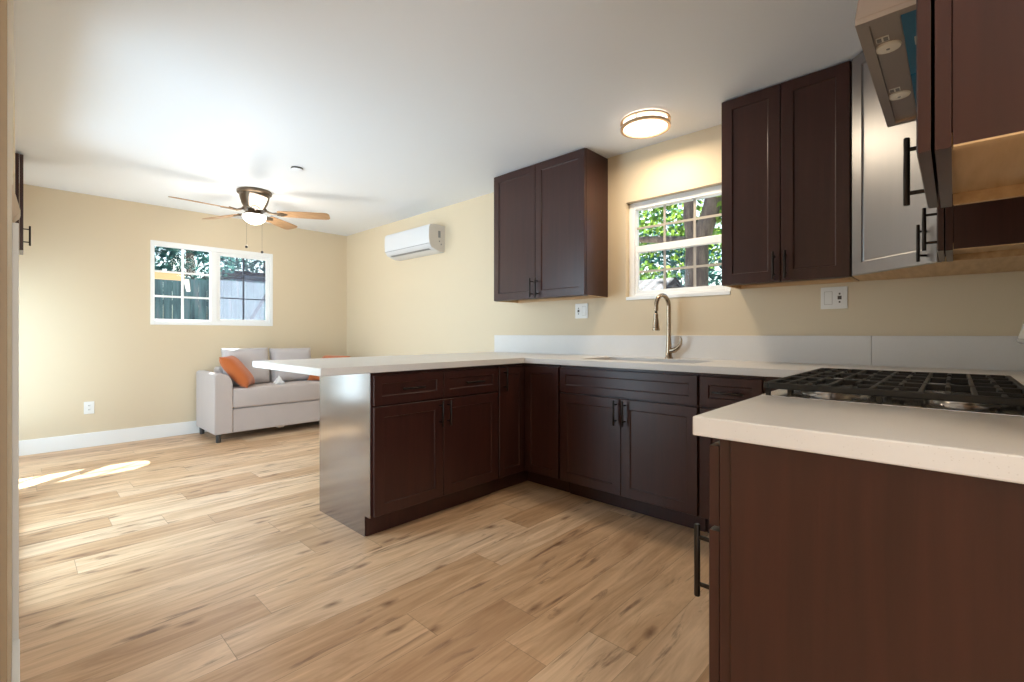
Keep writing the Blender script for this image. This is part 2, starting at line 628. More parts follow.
struct('trim_2', box(-0.0125, 0.002, 2.10, 2.16, 0, 1.42, bev=0.002), M_TRIM, label='white vertical trim on the left wall', cat='trim')
struct('baseboard_recess', box(-0.30, -0.286, 4.60, DY - 0.014, 0, 0.135, bev=0.002), M_TRIM, label='white baseboard in the left recess', cat='baseboard')
struct('baseboard_right', box(WX - 0.014, WX, 3.13, DY - 0.014, 0, 0.135, bev=0.003), M_TRIM, label='white baseboard behind the peninsula', cat='baseboard')
struct('roof', boxes([(XL - 0.3, WX + 1.02, YB - 0.3, DY + 0.67, CZ + 0.05, CZ + 0.20)]), M_EXTW, label='house roof with eaves', cat='roof')  # eave over the sink window stretched to block the sun there

# unseen sliding door added to the left wall to let in fill light
def glazed(name, y0, y1, z1, x, label):
    fr = bmesh.new()
    for a, b in ((y0, y0 + 0.05), (y1 - 0.05, y1), ((y0 + y1) / 2 - 0.03, (y0 + y1) / 2 + 0.03)):
        add_box(fr, x - 0.04, x, a, b, 0, z1)
    add_box(fr, x - 0.04, x, y0 + 0.05, y1 - 0.05, 0, 0.06)
    add_box(fr, x - 0.04, x, y0 + 0.05, y1 - 0.05, z1 - 0.05, z1)
    d = struct(name, fr, M_VINYL, label=label, cat='door')
    obj('pane', box(x - 0.024, x - 0.018, y0 + 0.05, y1 - 0.05, 0.06, z1 - 0.05), M_GLASS, d)
    return d
glazed('door_1', SD[0], SD[1], SD[3], -0.03, 'unseen white framed glass sliding door added to left wall')

def recess_window():
    y0, y1, z0, z1 = RW
    fr = bmesh.new()
    for a, b in ((y0, y0 + 0.04), (y1 - 0.04, y1)):
        add_box(fr, -0.38, -0.33, a, b, z0, z1)
    for a, b in ((z0, z0 + 0.04), (z1 - 0.04, z1)):
        add_box(fr, -0.38, -0.33, y0 + 0.04, y1 - 0.04, a, b)
    w = struct('window_3', fr, M_VINYL, label='unseen white framed window in the left recess', cat='window')
    obj('pane', box(-0.358, -0.352, y0 + 0.04, y1 - 0.04, z0 + 0.04, z1 - 0.04), M_GLASS, w)
recess_window()

# ------------------------------------------------------------------ windows
def far_window():
    x0, x1, z0, z1 = FW
    y = DY - 0.006
    f = bmesh.new()
    t = 0.035
    for b in ((x0, x0 + t, z0, z1), (x1 - t, x1, z0, z1), (x0 + t, x1 - t, z0, z0 + 0.04), (x0 + t, x1 - t, z1 - 0.05, z1), (1.475, 1.535, z0 + 0.04, z1 - 0.05)):
        add_box(f, b[0], b[1], y, y + 0.075, b[2], b[3], bev=0.003)
    w = struct('window_1', f, M_VINYL, label='white slider window above the sofa', cat='window')
    # left sash: white grid
    g = bmesh.new()
    lx0, lx1, lz0, lz1 = x0 + t, 1.475, z0 + 0.04, z1 - 0.05
    add_box(g, lx0, lx1, y + 0.05, y + 0.065, lz0 + 0.002, lz0 + 0.022)
    for k in (1, 2):
        z = lz0 + (lz1 - lz0) * k / 3
        add_box(g, lx0, lx1, y + 0.05, y + 0.062, z - 0.010, z + 0.010)
    xm = (lx0 + lx1) / 2
    add_box(g, xm - 0.011, xm + 0.011, y + 0.049, y + 0.063, lz0, lz1)
    obj('grid', g, M_VINYL, w)
    obj('pane', box(lx0, lx1, y + 0.066, y + 0.071, lz0, lz1), M_GLASS, w)
    # right sash: own frame, dark grid, screen
    rx0, rx1 = 1.535, x1 - t
    s = bmesh.new()
    q = 0.036
    for b in ((rx0, rx0 + q, lz0, lz1), (rx1 - q, rx1, lz0, lz1), (rx0 + q, rx1 - q, lz0, lz0 + 0.03), (rx0 + q, rx1 - q, lz1 - q, lz1)):
        add_box(s, b[0], b[1], y + 0.018, y + 0.045, b[2], b[3], bev=0.003)
    obj('sash', s, M_VINYL, w)
    g = bmesh.new()
    for k in (1, 2):
        z = lz0 + q + (lz1 - lz0 - 2 * q) * k / 3
        add_box(g, rx0 + q, rx1 - q, y + 0.030, y + 0.040, z - 0.006, z + 0.006)
    xm = (rx0 + rx1) / 2
    add_box(g, xm - 0.008, xm + 0.008, y + 0.029, y + 0.0405, lz0 + 0.03, lz1 - q)
    obj('grid', g, M_DGRID, w)
    obj('pane', box(rx0 + q, rx1 - q, y + 0.041, y + 0.044, lz0 + 0.03, lz1 - q), M_GLASS, w)
    obj('screen', box(rx0 + q, rx1 - q, y + 0.072, y + 0.0725, lz0 + 0.03, lz1 - q), M_SCREEN, w)
far_window()

def sink_window():
    y0, y1, z0, z1 = SW
    x = WX + 0.045
    f = bmesh.new()
    t = 0.045
    for b in ((y0, y0 + t, z0, z1), (y1 - t, y1, z0, z1), (y0 + t, y1 - t, z0, z0 + 0.045), (y0 + t, y1 - t, z1 - 0.05, z1)):
        add_box(f, x, x + 0.07, b[0], b[1], b[2], b[3], bev=0.003)
    w = struct('window_2', f, M_VINYL, label='white hung window above the sink', cat='window')
    ym0, ym1 = y0 + t, y1 - t
    zm = 1.700
    up = bmesh.new()
    add_box(up, x + 0.012, x + 0.05, ym0, ym1, zm - 0.025, zm + 0.025, bev=0.003)
    for a, b in ((ym0, ym0 + 0.022), (ym1 - 0.022, ym1)):
        add_box(up, x + 0.012, x + 0.035, a, b, z0 + 0.045, zm - 0.025, bev=0.002)
    add_box(up, x + 0.012, x + 0.035, ym0 + 0.022, ym1 - 0.022, z0 + 0.045, z0 + 0.07, bev=0.002)
    obj('sash', up, M_VINYL, w)
    for za, zb in ((zm + 0.025, z1 - 0.05), (z0 + 0.07, zm - 0.025)):
        g = bmesh.new()
        for k in (1, 2):
            yy = ym0 + (ym1 - ym0) * k / 3
            add_box(g, x + 0.036, x + 0.044, yy - 0.008, yy + 0.008, za, zb)
        zz = (za + zb) / 2
        add_box(g, x + 0.0365, x + 0.0435, ym0, ym1, zz - 0.008, zz + 0.008)
        obj('grid', g, M_GRID, w)
        obj('pane', box(x + 0.045, x + 0.050, ym0, ym1, za, zb), M_GLASS, w)
    obj('sill', box(WX - 0.004, x, y0 + 0.002, y1 - 0.002, z0, z0 + 0.024, bev=0.002), M_VINYL, w)
sink_window()

# ------------------------------------------------------------------ cabinets
def door_bm(w, h, rail=0.057, t=0.020, rec=0.008):
    """shaker front: x 0..w, z 0..h, front face at y=0 (facing -y), back at y=t"""
    bm = bmesh.new()
    rail = min(rail, w * 0.28, h * 0.28)
    def ring(x0, x1, z0, z1, y):
        return [bm.verts.new(p) for p in ((x0, y, z0), (x1, y, z0), (x1, y, z1), (x0, y, z1))]
    e = 0.002
    back = ring(0, w, 0, h, t)
    side = ring(0, w, 0, h, e)
    o = ring(e, w - e, e, h - e, 0)
    i1 = ring(rail, w - rail, rail, h - rail, 0)
    i2 = ring(rail + 0.002, w - rail - 0.002, rail + 0.002, h - rail - 0.002, rec - 0.002)
    i3 = ring(rail + 0.006, w - rail - 0.006, rail + 0.006, h - rail - 0.006, rec)
    seq = [back, side, o, i1, i2, i3]
    for a, b in zip(seq, seq[1:]):
        for k in range(4):
            bm.faces.new((a[k], a[(k + 1) % 4], b[(k + 1) % 4], b[k]))
    bm.faces.new(i3)
    bm.faces.new(back[::-1])
    return bm

HL = 0.148
def handle_bm(cx, cz, vertical=True, length=HL):
    bm = bmesh.new()
    d = Vector((0, 0, 1)) if vertical else Vector((1, 0, 0))
    c = Vector((cx, -0.034, cz))
    add_tube(bm, [c - d * length / 2, c - d * (length / 2 - 0.0015), c + d * (length / 2 - 0.0015), c + d * length / 2], [0.0048, 0.006, 0.006, 0.0048], 14)
    for s in (-1, 1):
        p = c + d * s * 0.048
        add_tube(bm, [p, (p.x, 0.002, p.z)], 0.0045, 10)
    return bm

def add_door(root, x, z, w, h, hx=None, hz=None, vertical=True, name='door', y=0.0, t=0.020):
    """a shaker front as a child; handle centre relative to the front"""
    d = obj(name, door_bm(w, h, t=t), M_WOOD, root)
    d.location = (x, y, z)
    if hx is not None:
        obj('handle', handle_bm(hx, hz, vertical), M_BLACKM, d, smooth=True)
    return d

T = 0.020      # door thickness
G = 0.003
def upper(label, w, d, h, loc, rz, doors, group='dark upper kitchen cabinets', body_x=(0, None)):
    """front of doors at y=0, wall at y=d, x 0..w, z 0..h; doors: list of (x, w, handle_side)"""
    r = thing('upper_cabinet', label, 'cabinet', loc, rz, group)
    p = 0.016
    T = 0.0165
    lip = 0.026
    obj('body', boxes([(p, w - p, T + 0.0225, d, lip, h), (p, w - p, T + 0.0045, T + 0.0225, h - 0.03, h)]), M_WOOD, r, bevel=0.001)
    for a, b in ((0, p), (w - p, w)):
        obj('side_panel', box(max(a, 0.0015), min(b, w - 0.0015), T + 0.024, d, 0.003, h), M_WOOD, r)
    fb = boxes([(0, 0.04, T + 0.0045, T + 0.0225, 0, h), (w - 0.04, w, T + 0.0045, T + 0.0225, 0, h), (0.04, w - 0.04, T + 0.0045, T + 0.0225, 0, 0.04), (0.04, w - 0.04, T + 0.0045, T + 0.0225, h - 0.03, h)])
    obj('face_frame', fb, M_WOOD, r)
    liner = boxes([(p, w - p, T + 0.0225, d - 0.001, lip - 0.003, lip), (p, p + 0.001, T + 0.0235, d, 0.0, lip), (w - p - 0.001, w - p, T + 0.0235, d, 0, lip),
                   (0.0015, p, T + 0.0245, d, 0.0, 0.003), (w - p, w - 0.0015, T + 0.0245, d, 0.0, 0.003), (p, w - p, d - 0.02, d, 0.0, 0.02)])
    obj('bottom_panel', liner, M_MAPLE, r)
    for dx, dw, hs in doors:
        hx = None if hs is None else (0.026 if hs == 'l' else dw - 0.026)
        add_door(r, dx, 0.002, dw, h - 0.006, hx, HL / 2 + 0.008, t=0.0165)
    return r

UB, UH = 1.356, CZ - 1.356 - 0.006
# on the sink wall, facing -X : local x runs toward -Y, origin at the high-y end, at the door face plane
UFX = 2.768
UD = WX - UFX
wL = 0.926
upper('dark brown two-door upper cabinet left of the sink window', wL, UD, UH, (UFX, 2.833, UB), -PI / 2, [(0.002, wL / 2 - 0.0035, 'r'), (wL / 2 + 0.0015, wL / 2 - 0.0035, 'l')])
wR = 0.606
upper('dark brown two-door upper cabinet right of the sink window', wR, UD, UH, (UFX, 0.970, UB), -PI / 2, [(0.002, wR / 2 - 0.0035, 'r'), (wR / 2 + 0.0015, wR / 2 - 0.0035, 'l')])
# on the range wall, facing +Y : local x runs toward -X, origin at the high-x end
UFY = 0.0418
URD = UFY - RY
upper('dark brown single-door upper cabinet nearest the camera, left of the range hood', 0.435, URD, UH + 0.007, (1.370, UFY, UB - 0.007), PI, [(0.002, 0.431, 'l')])
upper('dark brown narrow upper cabinet between range hood and corner cabinet', 0.330, URD, UH, (2.462, UFY, UB), PI, [(0.002, 0.326, 'r')])
HOODB, HOODT = 1.812, 1.945
upper('short dark brown cabinet directly above the range hood', 0.752, URD, CZ - 0.006 - HOODT - 0.004, (2.127, UFY, HOODT + 0.004), PI, [(0.002, 0.373, 'r'), (0.377, 0.373, 'l')])

# diagonal corner cabinet
def corner_cab():
    r = thing('corner_cabinet', 'dark brown diagonal corner upper cabinet with pale sheen', 'cabinet', (0, 0, UB), 0, 'dark upper kitchen cabinets')
    ax, ay = UFX, 0.360          # end beside the sink-wall cabinet
    bx, by = 2.466, UFY          # end beside the narrow cabinet
    off = 0.0225 / math.sqrt(2)
    poly = [(ax + T, ay), (WX, ay), (WX, RY), (bx, RY), (bx, by - T), (bx + off, by - T + 0.006 - off * 0.2), (ax + T - off * 0.2, ay - off)]
    poly = [(ax + 0.018, ay), (WX - 0.002, ay), (WX - 0.002, RY + 0.002), (bx, RY + 0.002), (bx, by - 0.018), (bx + 0.004, by - 0.024), (ax + 0.024, ay - 0.004)]
    obj('body', prism(poly, 'z', 0.022, UH), M_WOOD, r)
    obj('bottom_panel', prism(poly, 'z', 0.002, 0.022), M_MAPLE, r)
    L = math.hypot(ax - bx, ay - by)
    d = obj('door', door_bm(L - 0.012, UH - 0.006), M_LAMD, r)
    d['label'] = 'satin door with a pale sheen'
    # door local x must run from the sink-wall end (left as seen) to the range end; normal points to (-1,+1)
    ang = math.atan2(by - ay, bx - ax)
    nx = Vector((math.cos(ang), math.sin(ang), 0))
    n = Vector((nx.y, -nx.x, 0))
    if n.x > 0:
        n = -n
    d.rotation_euler = (0, 0, ang)
    d.location = Vector((ax, ay, 0.002)) + nx * 0.006 + n * 0.004
    obj('handle', handle_bm(L - 0.012 - 0.045, HL / 2 + 0.008), M_BLACKM, d, smooth=True)
corner_cab()

# base cabinets: front of doors at y=0, x 0..w, depth d to the back
BH = CB
TOE = 0.11
def base(label, w, d, loc, rz, fronts, group='dark base kitchen cabinets', name='base_cabinet', toe=0.080):
    r = thing(name, label, 'cabinet', loc, rz, group)
    prof = [(T + 0.002, TOE), (T + 0.002, BH), (d, BH), (d, 0.0), (toe, 0.0), (toe, TOE)]
    obj('body', prism(prof, 'x', 0, w), M_WOOD, r)
    obj('toe_kick', box(0.004, w - 0.004, toe - 0.008, toe, 0.0, TOE), M_WOOD, r)
    for f in fronts:
        kind, x, z, fw, fh = f[:5]
        hd = f[5] if len(f) > 5 else None
        if kind == 'drawer':
            add_door(r, x, z, fw, fh, fw / 2 if hd else None, fh / 2, False, 'drawer_front')
        else:
            hx = None if hd is None else (0.028 if hd == 'l' else fw - 0.028)
            add_door(r, x, z, fw, fh, hx, fh - HL / 2 - 0.008)
    return r

PFY = 2.200                       # door face plane of the peninsula
DZ0, DZ1, WZ0, WZ1 = 0.118, 0.692, 0.702, 0.858
# peninsula cabinet
px0 = 1.272
base('dark brown peninsula cabinet with two drawers, its light sheened end panel facing the sofa side', 0.925, 2.816 - PFY, (px0, PFY, 0), 0,
     [('drawer', 0.008, WZ0, 0.454, WZ1 - WZ0, True), ('drawer', 0.466, WZ0, 0.454, WZ1 - WZ0, True),
      ('door', 0.008, DZ0, 0.454, DZ1 - DZ0, 'r'), ('door', 0.466, DZ0, 0.454, DZ1 - DZ0, 'l')])
def peninsula_end():
    r = [o for o in COL.objects if o.get('label', '').startswith('dark brown peninsula')][0]
    p = [(T + 0.002, TOE), (T + 0.002, BH), (2.816 - PFY, BH), (2.816 - PFY, 0.0), (0.080, 0.0), (0.080, TOE)]
    e = obj('end_panel', prism(p, 'x', -0.006, -0.0002), M_LAM, r, bevel=0.001)
    e['label'] = 'satin end panel with a pale sheen'
peninsula_end()
# corner cabinet with two narrow leaves
SFX = 2.456
def base_corner():
    r = thing('corner_base_cabinet', 'dark brown corner base cabinet with two narrow leaves meeting inward', 'cabinet', (0, 0, 0), 0, 'dark base kitchen cabinets')
    x0, x1, y0, y1 = 2.199, WX - 0.03, 1.902, 2.816
    px, py = SFX + T + 0.002, PFY + T + 0.002
    poly = [(x0, py), (px, py), (px, y0), (x1, y0), (x1, y1), (x0, y1)]
    obj('body', prism(poly, 'z', TOE, BH), M_WOOD, r)
    tx, ty = SFX + 0.122, PFY + 0.080
    poly = [(x0, ty), (tx, ty), (tx, y0), (x1, y0), (x1, y1), (x0, y1)]
    obj('toe_kick', prism(poly, 'z', 0, TOE), M_WOOD, r)
    w1 = SFX - x0 - 0.006
    d = obj('door', door_bm(w1, WZ1 - DZ0, 0.05), M_WOOD, r)
    d.location = (x0 + 0.004, PFY, DZ0)
    obj('handle', handle_bm(0.045, WZ1 - DZ0 - HL / 2 - 0.012), M_BLACKM, d, smooth=True)
    w2 = PFY - y0 - 0.006
    d = obj('door', door_bm(w2, WZ1 - DZ0, 0.05), M_WOOD, r)
    d.rotation_euler = (0, 0, -PI / 2)
    d.location = (SFX, PFY - 0.002, DZ0)
base_corner()
# sink run, facing -X : origin at high-y end
def sink_run(label, ytop, w, fronts, **k):
    return base(label, w, WX - 0.03 - SFX, (SFX, ytop, 0), -PI / 2, fronts, toe=0.122, **k)
sink_run('dark brown two-door sink base cabinet under the faucet', 1.895, 0.918,
         [('drawer', 0.005, WZ0, 0.908, WZ1 - WZ0, False), ('door', 0.005, DZ0, 0.4525, DZ1 - DZ0, 'r'), ('door', 0.4605, DZ0, 0.4525, DZ1 - DZ0, 'l')], name='sink_base_cabinet')
sink_run('dark brown narrow drawer and door base cabinet right of the sink cabinet', 0.975, 0.310,
         [('drawer', 0.006, WZ0, 0.298, WZ1 - WZ0, True), ('door', 0.006, DZ0, 0.298, DZ1 - DZ0, 'r')])
sink_run('plain dark brown filler cabinet in the corner behind the range', 0.663, 0.943, [], name='filler_cabinet')
# range run, facing +Y : origin at high-x end
RFY = 0.352
base('large dark brown cabinet end under the near counter slab', 0.432, RFY - RY, (1.367, RFY, 0), PI,
     [('drawer', 0.003, WZ0, 0.427, WZ1 - WZ0, True), ('door', 0.003, DZ0, 0.427, DZ1 - DZ0, 'r')])
base('dark brown filler cabinet between range and sink run', 0.318, RFY - RY, (2.452, RFY, 0), PI, [], name='filler_cabinet')
# finished end panel of the near cabinet, a face-frame strip wide apart from the panel
def near_end_panel():
    r = [o for o in COL.objects if o.get('label', '').startswith('large dark brown cabinet end')][0]
    # local: x 0.432 is the camera-side end, y grows toward the range wall
    obj('end_panel', box(0.4322, 0.4355, 0.043, RFY - RY, 0.0, BH, bev=0.001), M_WOOD, r)
near_end_panel()

# ------------------------------------------------------------------ counters
SX0, SX1, SY0, SY1 = 2.575, 2.940, 1.055, 1.815     # sink cut-out
def slab(poly_boxes):
    bm = bmesh.new()
    for b in poly_boxes:
        add_box(bm, *b, CB, CT)
    bmesh.ops.remove_doubles(bm, verts=bm.verts, dist=1e-5)
    # drop internal faces shared by two boxes
    seen = {}
    for f in bm.faces[:]:
        seen.setdefault(tuple(sorted(v.index for v in f.verts)), []).append(f)
    return bm

def slab_poly(outer, name, label, hole=None):
    bm = bmesh.new()
    es = []
    for ring in ([outer] + ([hole] if hole else [])):
        vv = [bm.verts.new((x, y, CT)) for x, y in ring]
        es += [bm.edges.new((vv[i], vv[(i + 1) % len(vv)])) for i in range(len(vv))]
    bmesh.ops.triangle_fill(bm, edges=es, use_beauty=True)
    ext = bmesh.ops.extrude_face_region(bm, geom=bm.faces[:])
    bmesh.ops.translate(bm, verts=[g for g in ext['geom'] if isinstance(g, bmesh.types.BMVert)], vec=(0, 0, CB - CT))
    bmesh.ops.dissolve_limit(bm, angle_limit=0.01, verts=bm.verts[:], edges=bm.edges[:])
    o = obj(name, bm, M_QUARTZ, bevel=0.003)
    return tag(o, label, 'countertop')
slab_poly([(0.986, 2.182), (2.434, 2.182), (2.434, 0.378), (2.131, 0.378), (2.131, RY), (WX, RY), (WX, 3.118), (0.986, 3.118)],
          'countertop', 'long white quartz countertop of the peninsula and sink run', [(SX0, SY0), (SX1, SY0), (SX1, SY1), (SX0, SY1)])
slab_poly([(0.920, RY), (1.368, RY), (1.368, 0.378), (0.920, 0.378)], 'countertop', 'short white quartz counter slab in the right foreground beside the range')

o = obj('backsplash', box(WX - 0.020, WX, 0.314, 3.118, CT, 1.069, bev=0.001), M_QUARTZ)
tag(o, 'long white quartz backsplash strip behind the faucet', 'backsplash')
o = obj('backsplash', box(WX - 0.020, WX, RY + 0.020, 0.312, CT, 1.069, bev=0.001), M_QUARTZ)
tag(o, 'short white quartz backsplash strip right of the seam, behind the range', 'backsplash')

# sink
def sink():
    r = thing('sink', 'stainless undermount double sink below the faucet', 'sink', (2.75, 1.435, 0.70))
    zb, zt = 0.715, CB - 0.001
    ym = 1.500
    bm = bmesh.new()
    def bowl(x0, x1, y0, y1):
        rr = 0.05
        def ring(ins, z, rad):
            pts = []
            for cx, cy, a0 in ((x1 - rad, y1 - rad, 0), (x0 + rad, y1 - rad, 90), (x0 + rad, y0 + rad, 180), (x1 - rad, y0 + rad, 270)):
                for k in range(5):
                    a = R(a0 + k * 22.5)
                    pts.append((cx + (rad - ins) * math.cos(a), cy + (rad - ins) * math.sin(a), z))
            return [bm.verts.new(Vector(p) - Vector(r.location)) for p in pts]
        rings = [ring(0, zt, rr), ring(0.004, zb + 0.03, rr), ring(0.03, zb, rr)]
        for a, b in zip(rings, rings[1:]):
            for k in range(20):
                bm.faces.new((a[k], a[(k + 1) % 20], b[(k + 1) % 20], b[k]))
        bm.faces.new(rings[-1])
    bowl(SX0 - 0.005, SX1 + 0.005, SY0 - 0.005, ym - 0.012)
    bowl(SX0 - 0.005, SX1 + 0.005, ym + 0.012, SY1 + 0.005)
    obj('bowl', bm, M_STEEL, r, smooth=True)
    l = Vector(r.location)
    for yy in ((SY0 + ym) / 2, (SY1 + ym) / 2):
        obj('drain', lathe([(0, 0.004), (0.03, 0.004), (0.042, 0.001), (0.045, 0.0)], 20, (2.78 - l.x, yy - l.y, zb - l.z)), M_STEEL, r, smooth=True)
    obj('divider', box(SX0 - 0.005 - l.x, SX1 + 0.005 - l.x, ym - 0.012 - l.y, ym + 0.012 - l.y, zb - l.z, zt - 0.004 - l.z, bev=0.004), M_STEEL, r)
sink()

# faucet
def faucet():
    fx, fy = 3.000, 1.390
    r = thing('faucet', 'brushed nickel gooseneck pull-down faucet behind the sink', 'faucet', (fx, fy, CT))
    obj('base', lathe([(0, 0), (0.027, 0), (0.027, 0.006), (0.022, 0.012), (0.020, 0.05), (0.017, 0.10), (0.0145, 0.16), (0, 0.16)], 24), M_NICKEL, r, smooth=True)
    pts = [(0, 0, 0.10), (0, 0, 0.20), (0, 0, 0.30), (0, 0, 0.345)]
    ra = 0.068
    for k in range(1, 13):
        a = PI * k / 12 * 0.97
        pts.append((-ra + ra * math.cos(a), ra * 0.17 * (1 - math.cos(a)), 0.345 + ra * math.sin(a) * 1.12))
    pts.append((-2 * ra - 0.002, ra * 0.34, 0.315))
    obj('spout', tube(pts, [0.0140] * len(pts), 16), M_NICKEL, r, smooth=True)
    x, y = -2 * ra - 0.003, ra * 0.34
    obj('hose_ring', lathe([(0, 0), (0.008, 0), (0.008, 0.02), (0, 0.02)], 14, (x, y, 0.296)), M_BLACKM, r, smooth=True)
    obj('spray_head', lathe([(0, 0), (0.024, 0), (0.025, 0.008), (0.022, 0.02), (0.0145, 0.085), (0.014, 0.108), (0.010, 0.112), (0, 0.112)], 20, (x, y, 0.187)), M_NICKEL, r, smooth=True)
    lv = [(0, -0.012, 0.052), (0.0, -0.035, 0.056), (0.0, -0.062, 0.072), (0, -0.082, 0.100), (0.0, -0.086, 0.128), (0, -0.080, 0.150)]
    obj('lever', tube(lv, [0.018, 0.018, 0.0145, 0.011, 0.007, 0.0045], 14), M_NICKEL, r, smooth=True)
faucet()

# ------------------------------------------------------------------ gas range
def gas_range():
    x0, x1 = 1.371, 2.129
    yb, yf = -0.262, 0.362
    r = thing('gas_range', 'gas range with black cast iron grates beside the near counter', 'range', (x0, yb, 0))
    L = Vector((x0, yb, 0))
    def bx(a, b, c, d, e, f, **k):
        return box(a - L.x, b - L.x, c - L.y, d - L.y, e, f, **k)
    obj('body', bx(x0, x1, yb, yf, 0.09, 0.900), M_STEEL, r, bevel=0.003)
    obj('plinth', bx(x0 + 0.02, x1 - 0.02, yb + 0.02, yf - 0.05, 0, 0.09), M_DARK, r)
    top = bmesh.new()
    add_box(top, x0 - L.x, x1 - L.x, yb + 0.08 - L.y, yf + 0.016 - L.y, 0.900, 0.9145, bev=0.002)
    obj('cooktop', top, mat('polished_steel_top', (0.85, 0.84, 0.83), 0.12, 1.0), r)
    # burners
    bs = [(x0 + 0.15, 0.245, 0.045), (x0 + 0.15, -0.020, 0.036), (x0 + 0.379, 0.115, 0.050), (x1 - 0.15, 0.245, 0.036), (x1 - 0.15, -0.020, 0.045)]
    for bx_, by_, br in bs:
        c = (bx_ - L.x, by_ - L.y, 0.9145)
        b = obj('burner', lathe([(0, 0), (br + 0.022, 0), (br + 0.020, 0.003), (br + 0.004, 0.004), (br, 0.012), (0, 0.012)], 28, c), M_STEEL, r, smooth=True)
        obj('burner_cap', lathe([(0, 0.012), (br + 0.003, 0.012), (br + 0.003, 0.018), (br - 0.004, 0.021), (0, 0.021)], 28, c), M_IRON, b, smooth=True)
    # three grates
    zt, zb = 0.948, 0.937
    gy0, gy1 = -0.128, 0.372
    n = 3
    gw = (x1 - x0 - 0.006) / n
    for k in range(n):
        a, b = x0 + 0.003 + k * gw, x0 + 0.003 + (k + 1) * gw - 0.003
        g = bmesh.new()
        t = 0.012
        def bar(p, q, s, u, z0=zb, z1=zt):
            add_box(g, p - L.x, q - L.x, s - L.y, u - L.y, z0, z1, bev=0.0025)
        bar(a, b, gy0, gy0 + t, 0.932)
        bar(a, b, gy1 - t, gy1, 0.932)
        bar(a, a + t, gy0 + t, gy1 - t, 0.932)
        bar(b - t, b, gy0 + t, gy1 - t, 0.932)
        xm = (a + b) / 2
        st = (gy1 - gy0 - t) / 11
        for i in range(1, 11):
            yy = gy0 + t / 2 + st * i
            if i % 2 == 0:
                bar(a + t, b - t, yy - 0.0048, yy + 0.0048)
            else:
                bar(a + t, a + 0.075, yy - 0.0048, yy + 0.0048)
                bar(b - 0.075, b - t, yy - 0.0048, yy + 0.0048)
        bar(xm - 0.006, xm + 0.006, gy0 + t, gy0 + 0.10, zb, zt - 0.001)
        bar(xm - 0.006, xm + 0.006, gy1 - 0.10, gy1 - t, zb, zt - 0.001)
        ymid = (gy0 + gy1) / 2
        bar(xm - 0.006, xm + 0.006, ymid - 0.06, ymid + 0.06, zb, zt - 0.001)
        for fx in (a + 0.008, b - 0.016):
            for fy in (gy0 + 0.004, ymid, gy1 - 0.014):
                add_box(g, fx - L.x, fx + 0.010 - L.x, fy - L.y, fy + 0.010 - L.y, 0.9145, 0.934)
        obj('grate', g, M_IRON, r)
    # front
    obj('control_panel', bx(x0 + 0.003, x1 - 0.003, yf, yf + 0.016, 0.79, 0.900, bev=0.004), M_STEEL, r)
    for k in range(5):
        xx = x0 + 0.10 + k * 0.14
        kb = tube([(xx - L.x, yf + 0.022 - L.y, 0.845), (xx - L.x, yf + 0.05 - L.y, 0.845)], [0.021, 0.018], 20)
        obj('knob', kb, M_ENAMEL, r, smooth=True)
    d = obj('oven_door', bx(x0 + 0.004, x1 - 0.004, yf, yf + 0.03, 0.25, 0.780, bev=0.004), M_STEEL, r)
    obj('oven_window', bx(x0 + 0.12, x1 - 0.12, yf + 0.03, yf + 0.032, 0.36, 0.64), M_ENAMEL, d)
    hb = bmesh.new()
    add_tube(hb, [(x0 + 0.06 - L.x, yf + 0.075 - L.y, 0.735), (x1 - 0.06 - L.x, yf + 0.075 - L.y, 0.735)], 0.011, 14)
    for xx in (x0 + 0.09, x1 - 0.09):
        add_tube(hb, [(xx - L.x, yf + 0.028 - L.y, 0.735), (xx - L.x, yf + 0.075 - L.y, 0.735)], 0.009, 10)
    obj('handle', hb, M_STEEL, d, smooth=True)
    obj('drawer_front', bx(x0 + 0.004, x1 - 0.004, yf, yf + 0.028, 0.10, 0.245, bev=0.004), M_STEEL, r)
    # backguard with a leaning panel
    obj('back_riser', bx(x0 + 0.01, x1 - 0.01, yb, yb + 0.045, 0.900, 1.075), M_STEEL, r)
    pf = [(-0.262, 1.045), (-0.150, 1.045), (-0.140, 1.052), (-0.168, 1.165), (-0.180, 1.172), (-0.262, 1.172)]
    obj('backguard', prism([(a - L.y, b) for a, b in pf], 'x', 0, x1 - x0), M_GUARD, r, bevel=0.004)
    gp = bmesh.new()
    p0, p1 = Vector((-0.1435, 1.064)), Vector((-0.1655, 1.153))
    nrm = Vector((p1.y - p0.y, -(p1.x - p0.x))).normalized() * 0.0015
    vv = []
    for xx in (x0 + 0.02, x1 - 0.018):
        for p in (p0, p1, p1 + nrm, p0 + nrm):
            vv.append(gp.verts.new((xx - L.x, p.x - L.y, p.y)))
    for f in ((0, 1, 2, 3), (7, 6, 5, 4), (0, 4, 5, 1), (1, 5, 6, 2), (2, 6, 7, 3), (3, 7, 4, 0)):
        gp.faces.new([vv[i] for i in f])
    obj('control_display', gp, mat('white_display_glass', (0.85, 0.86, 0.87), 0.08), r)
gas_range()

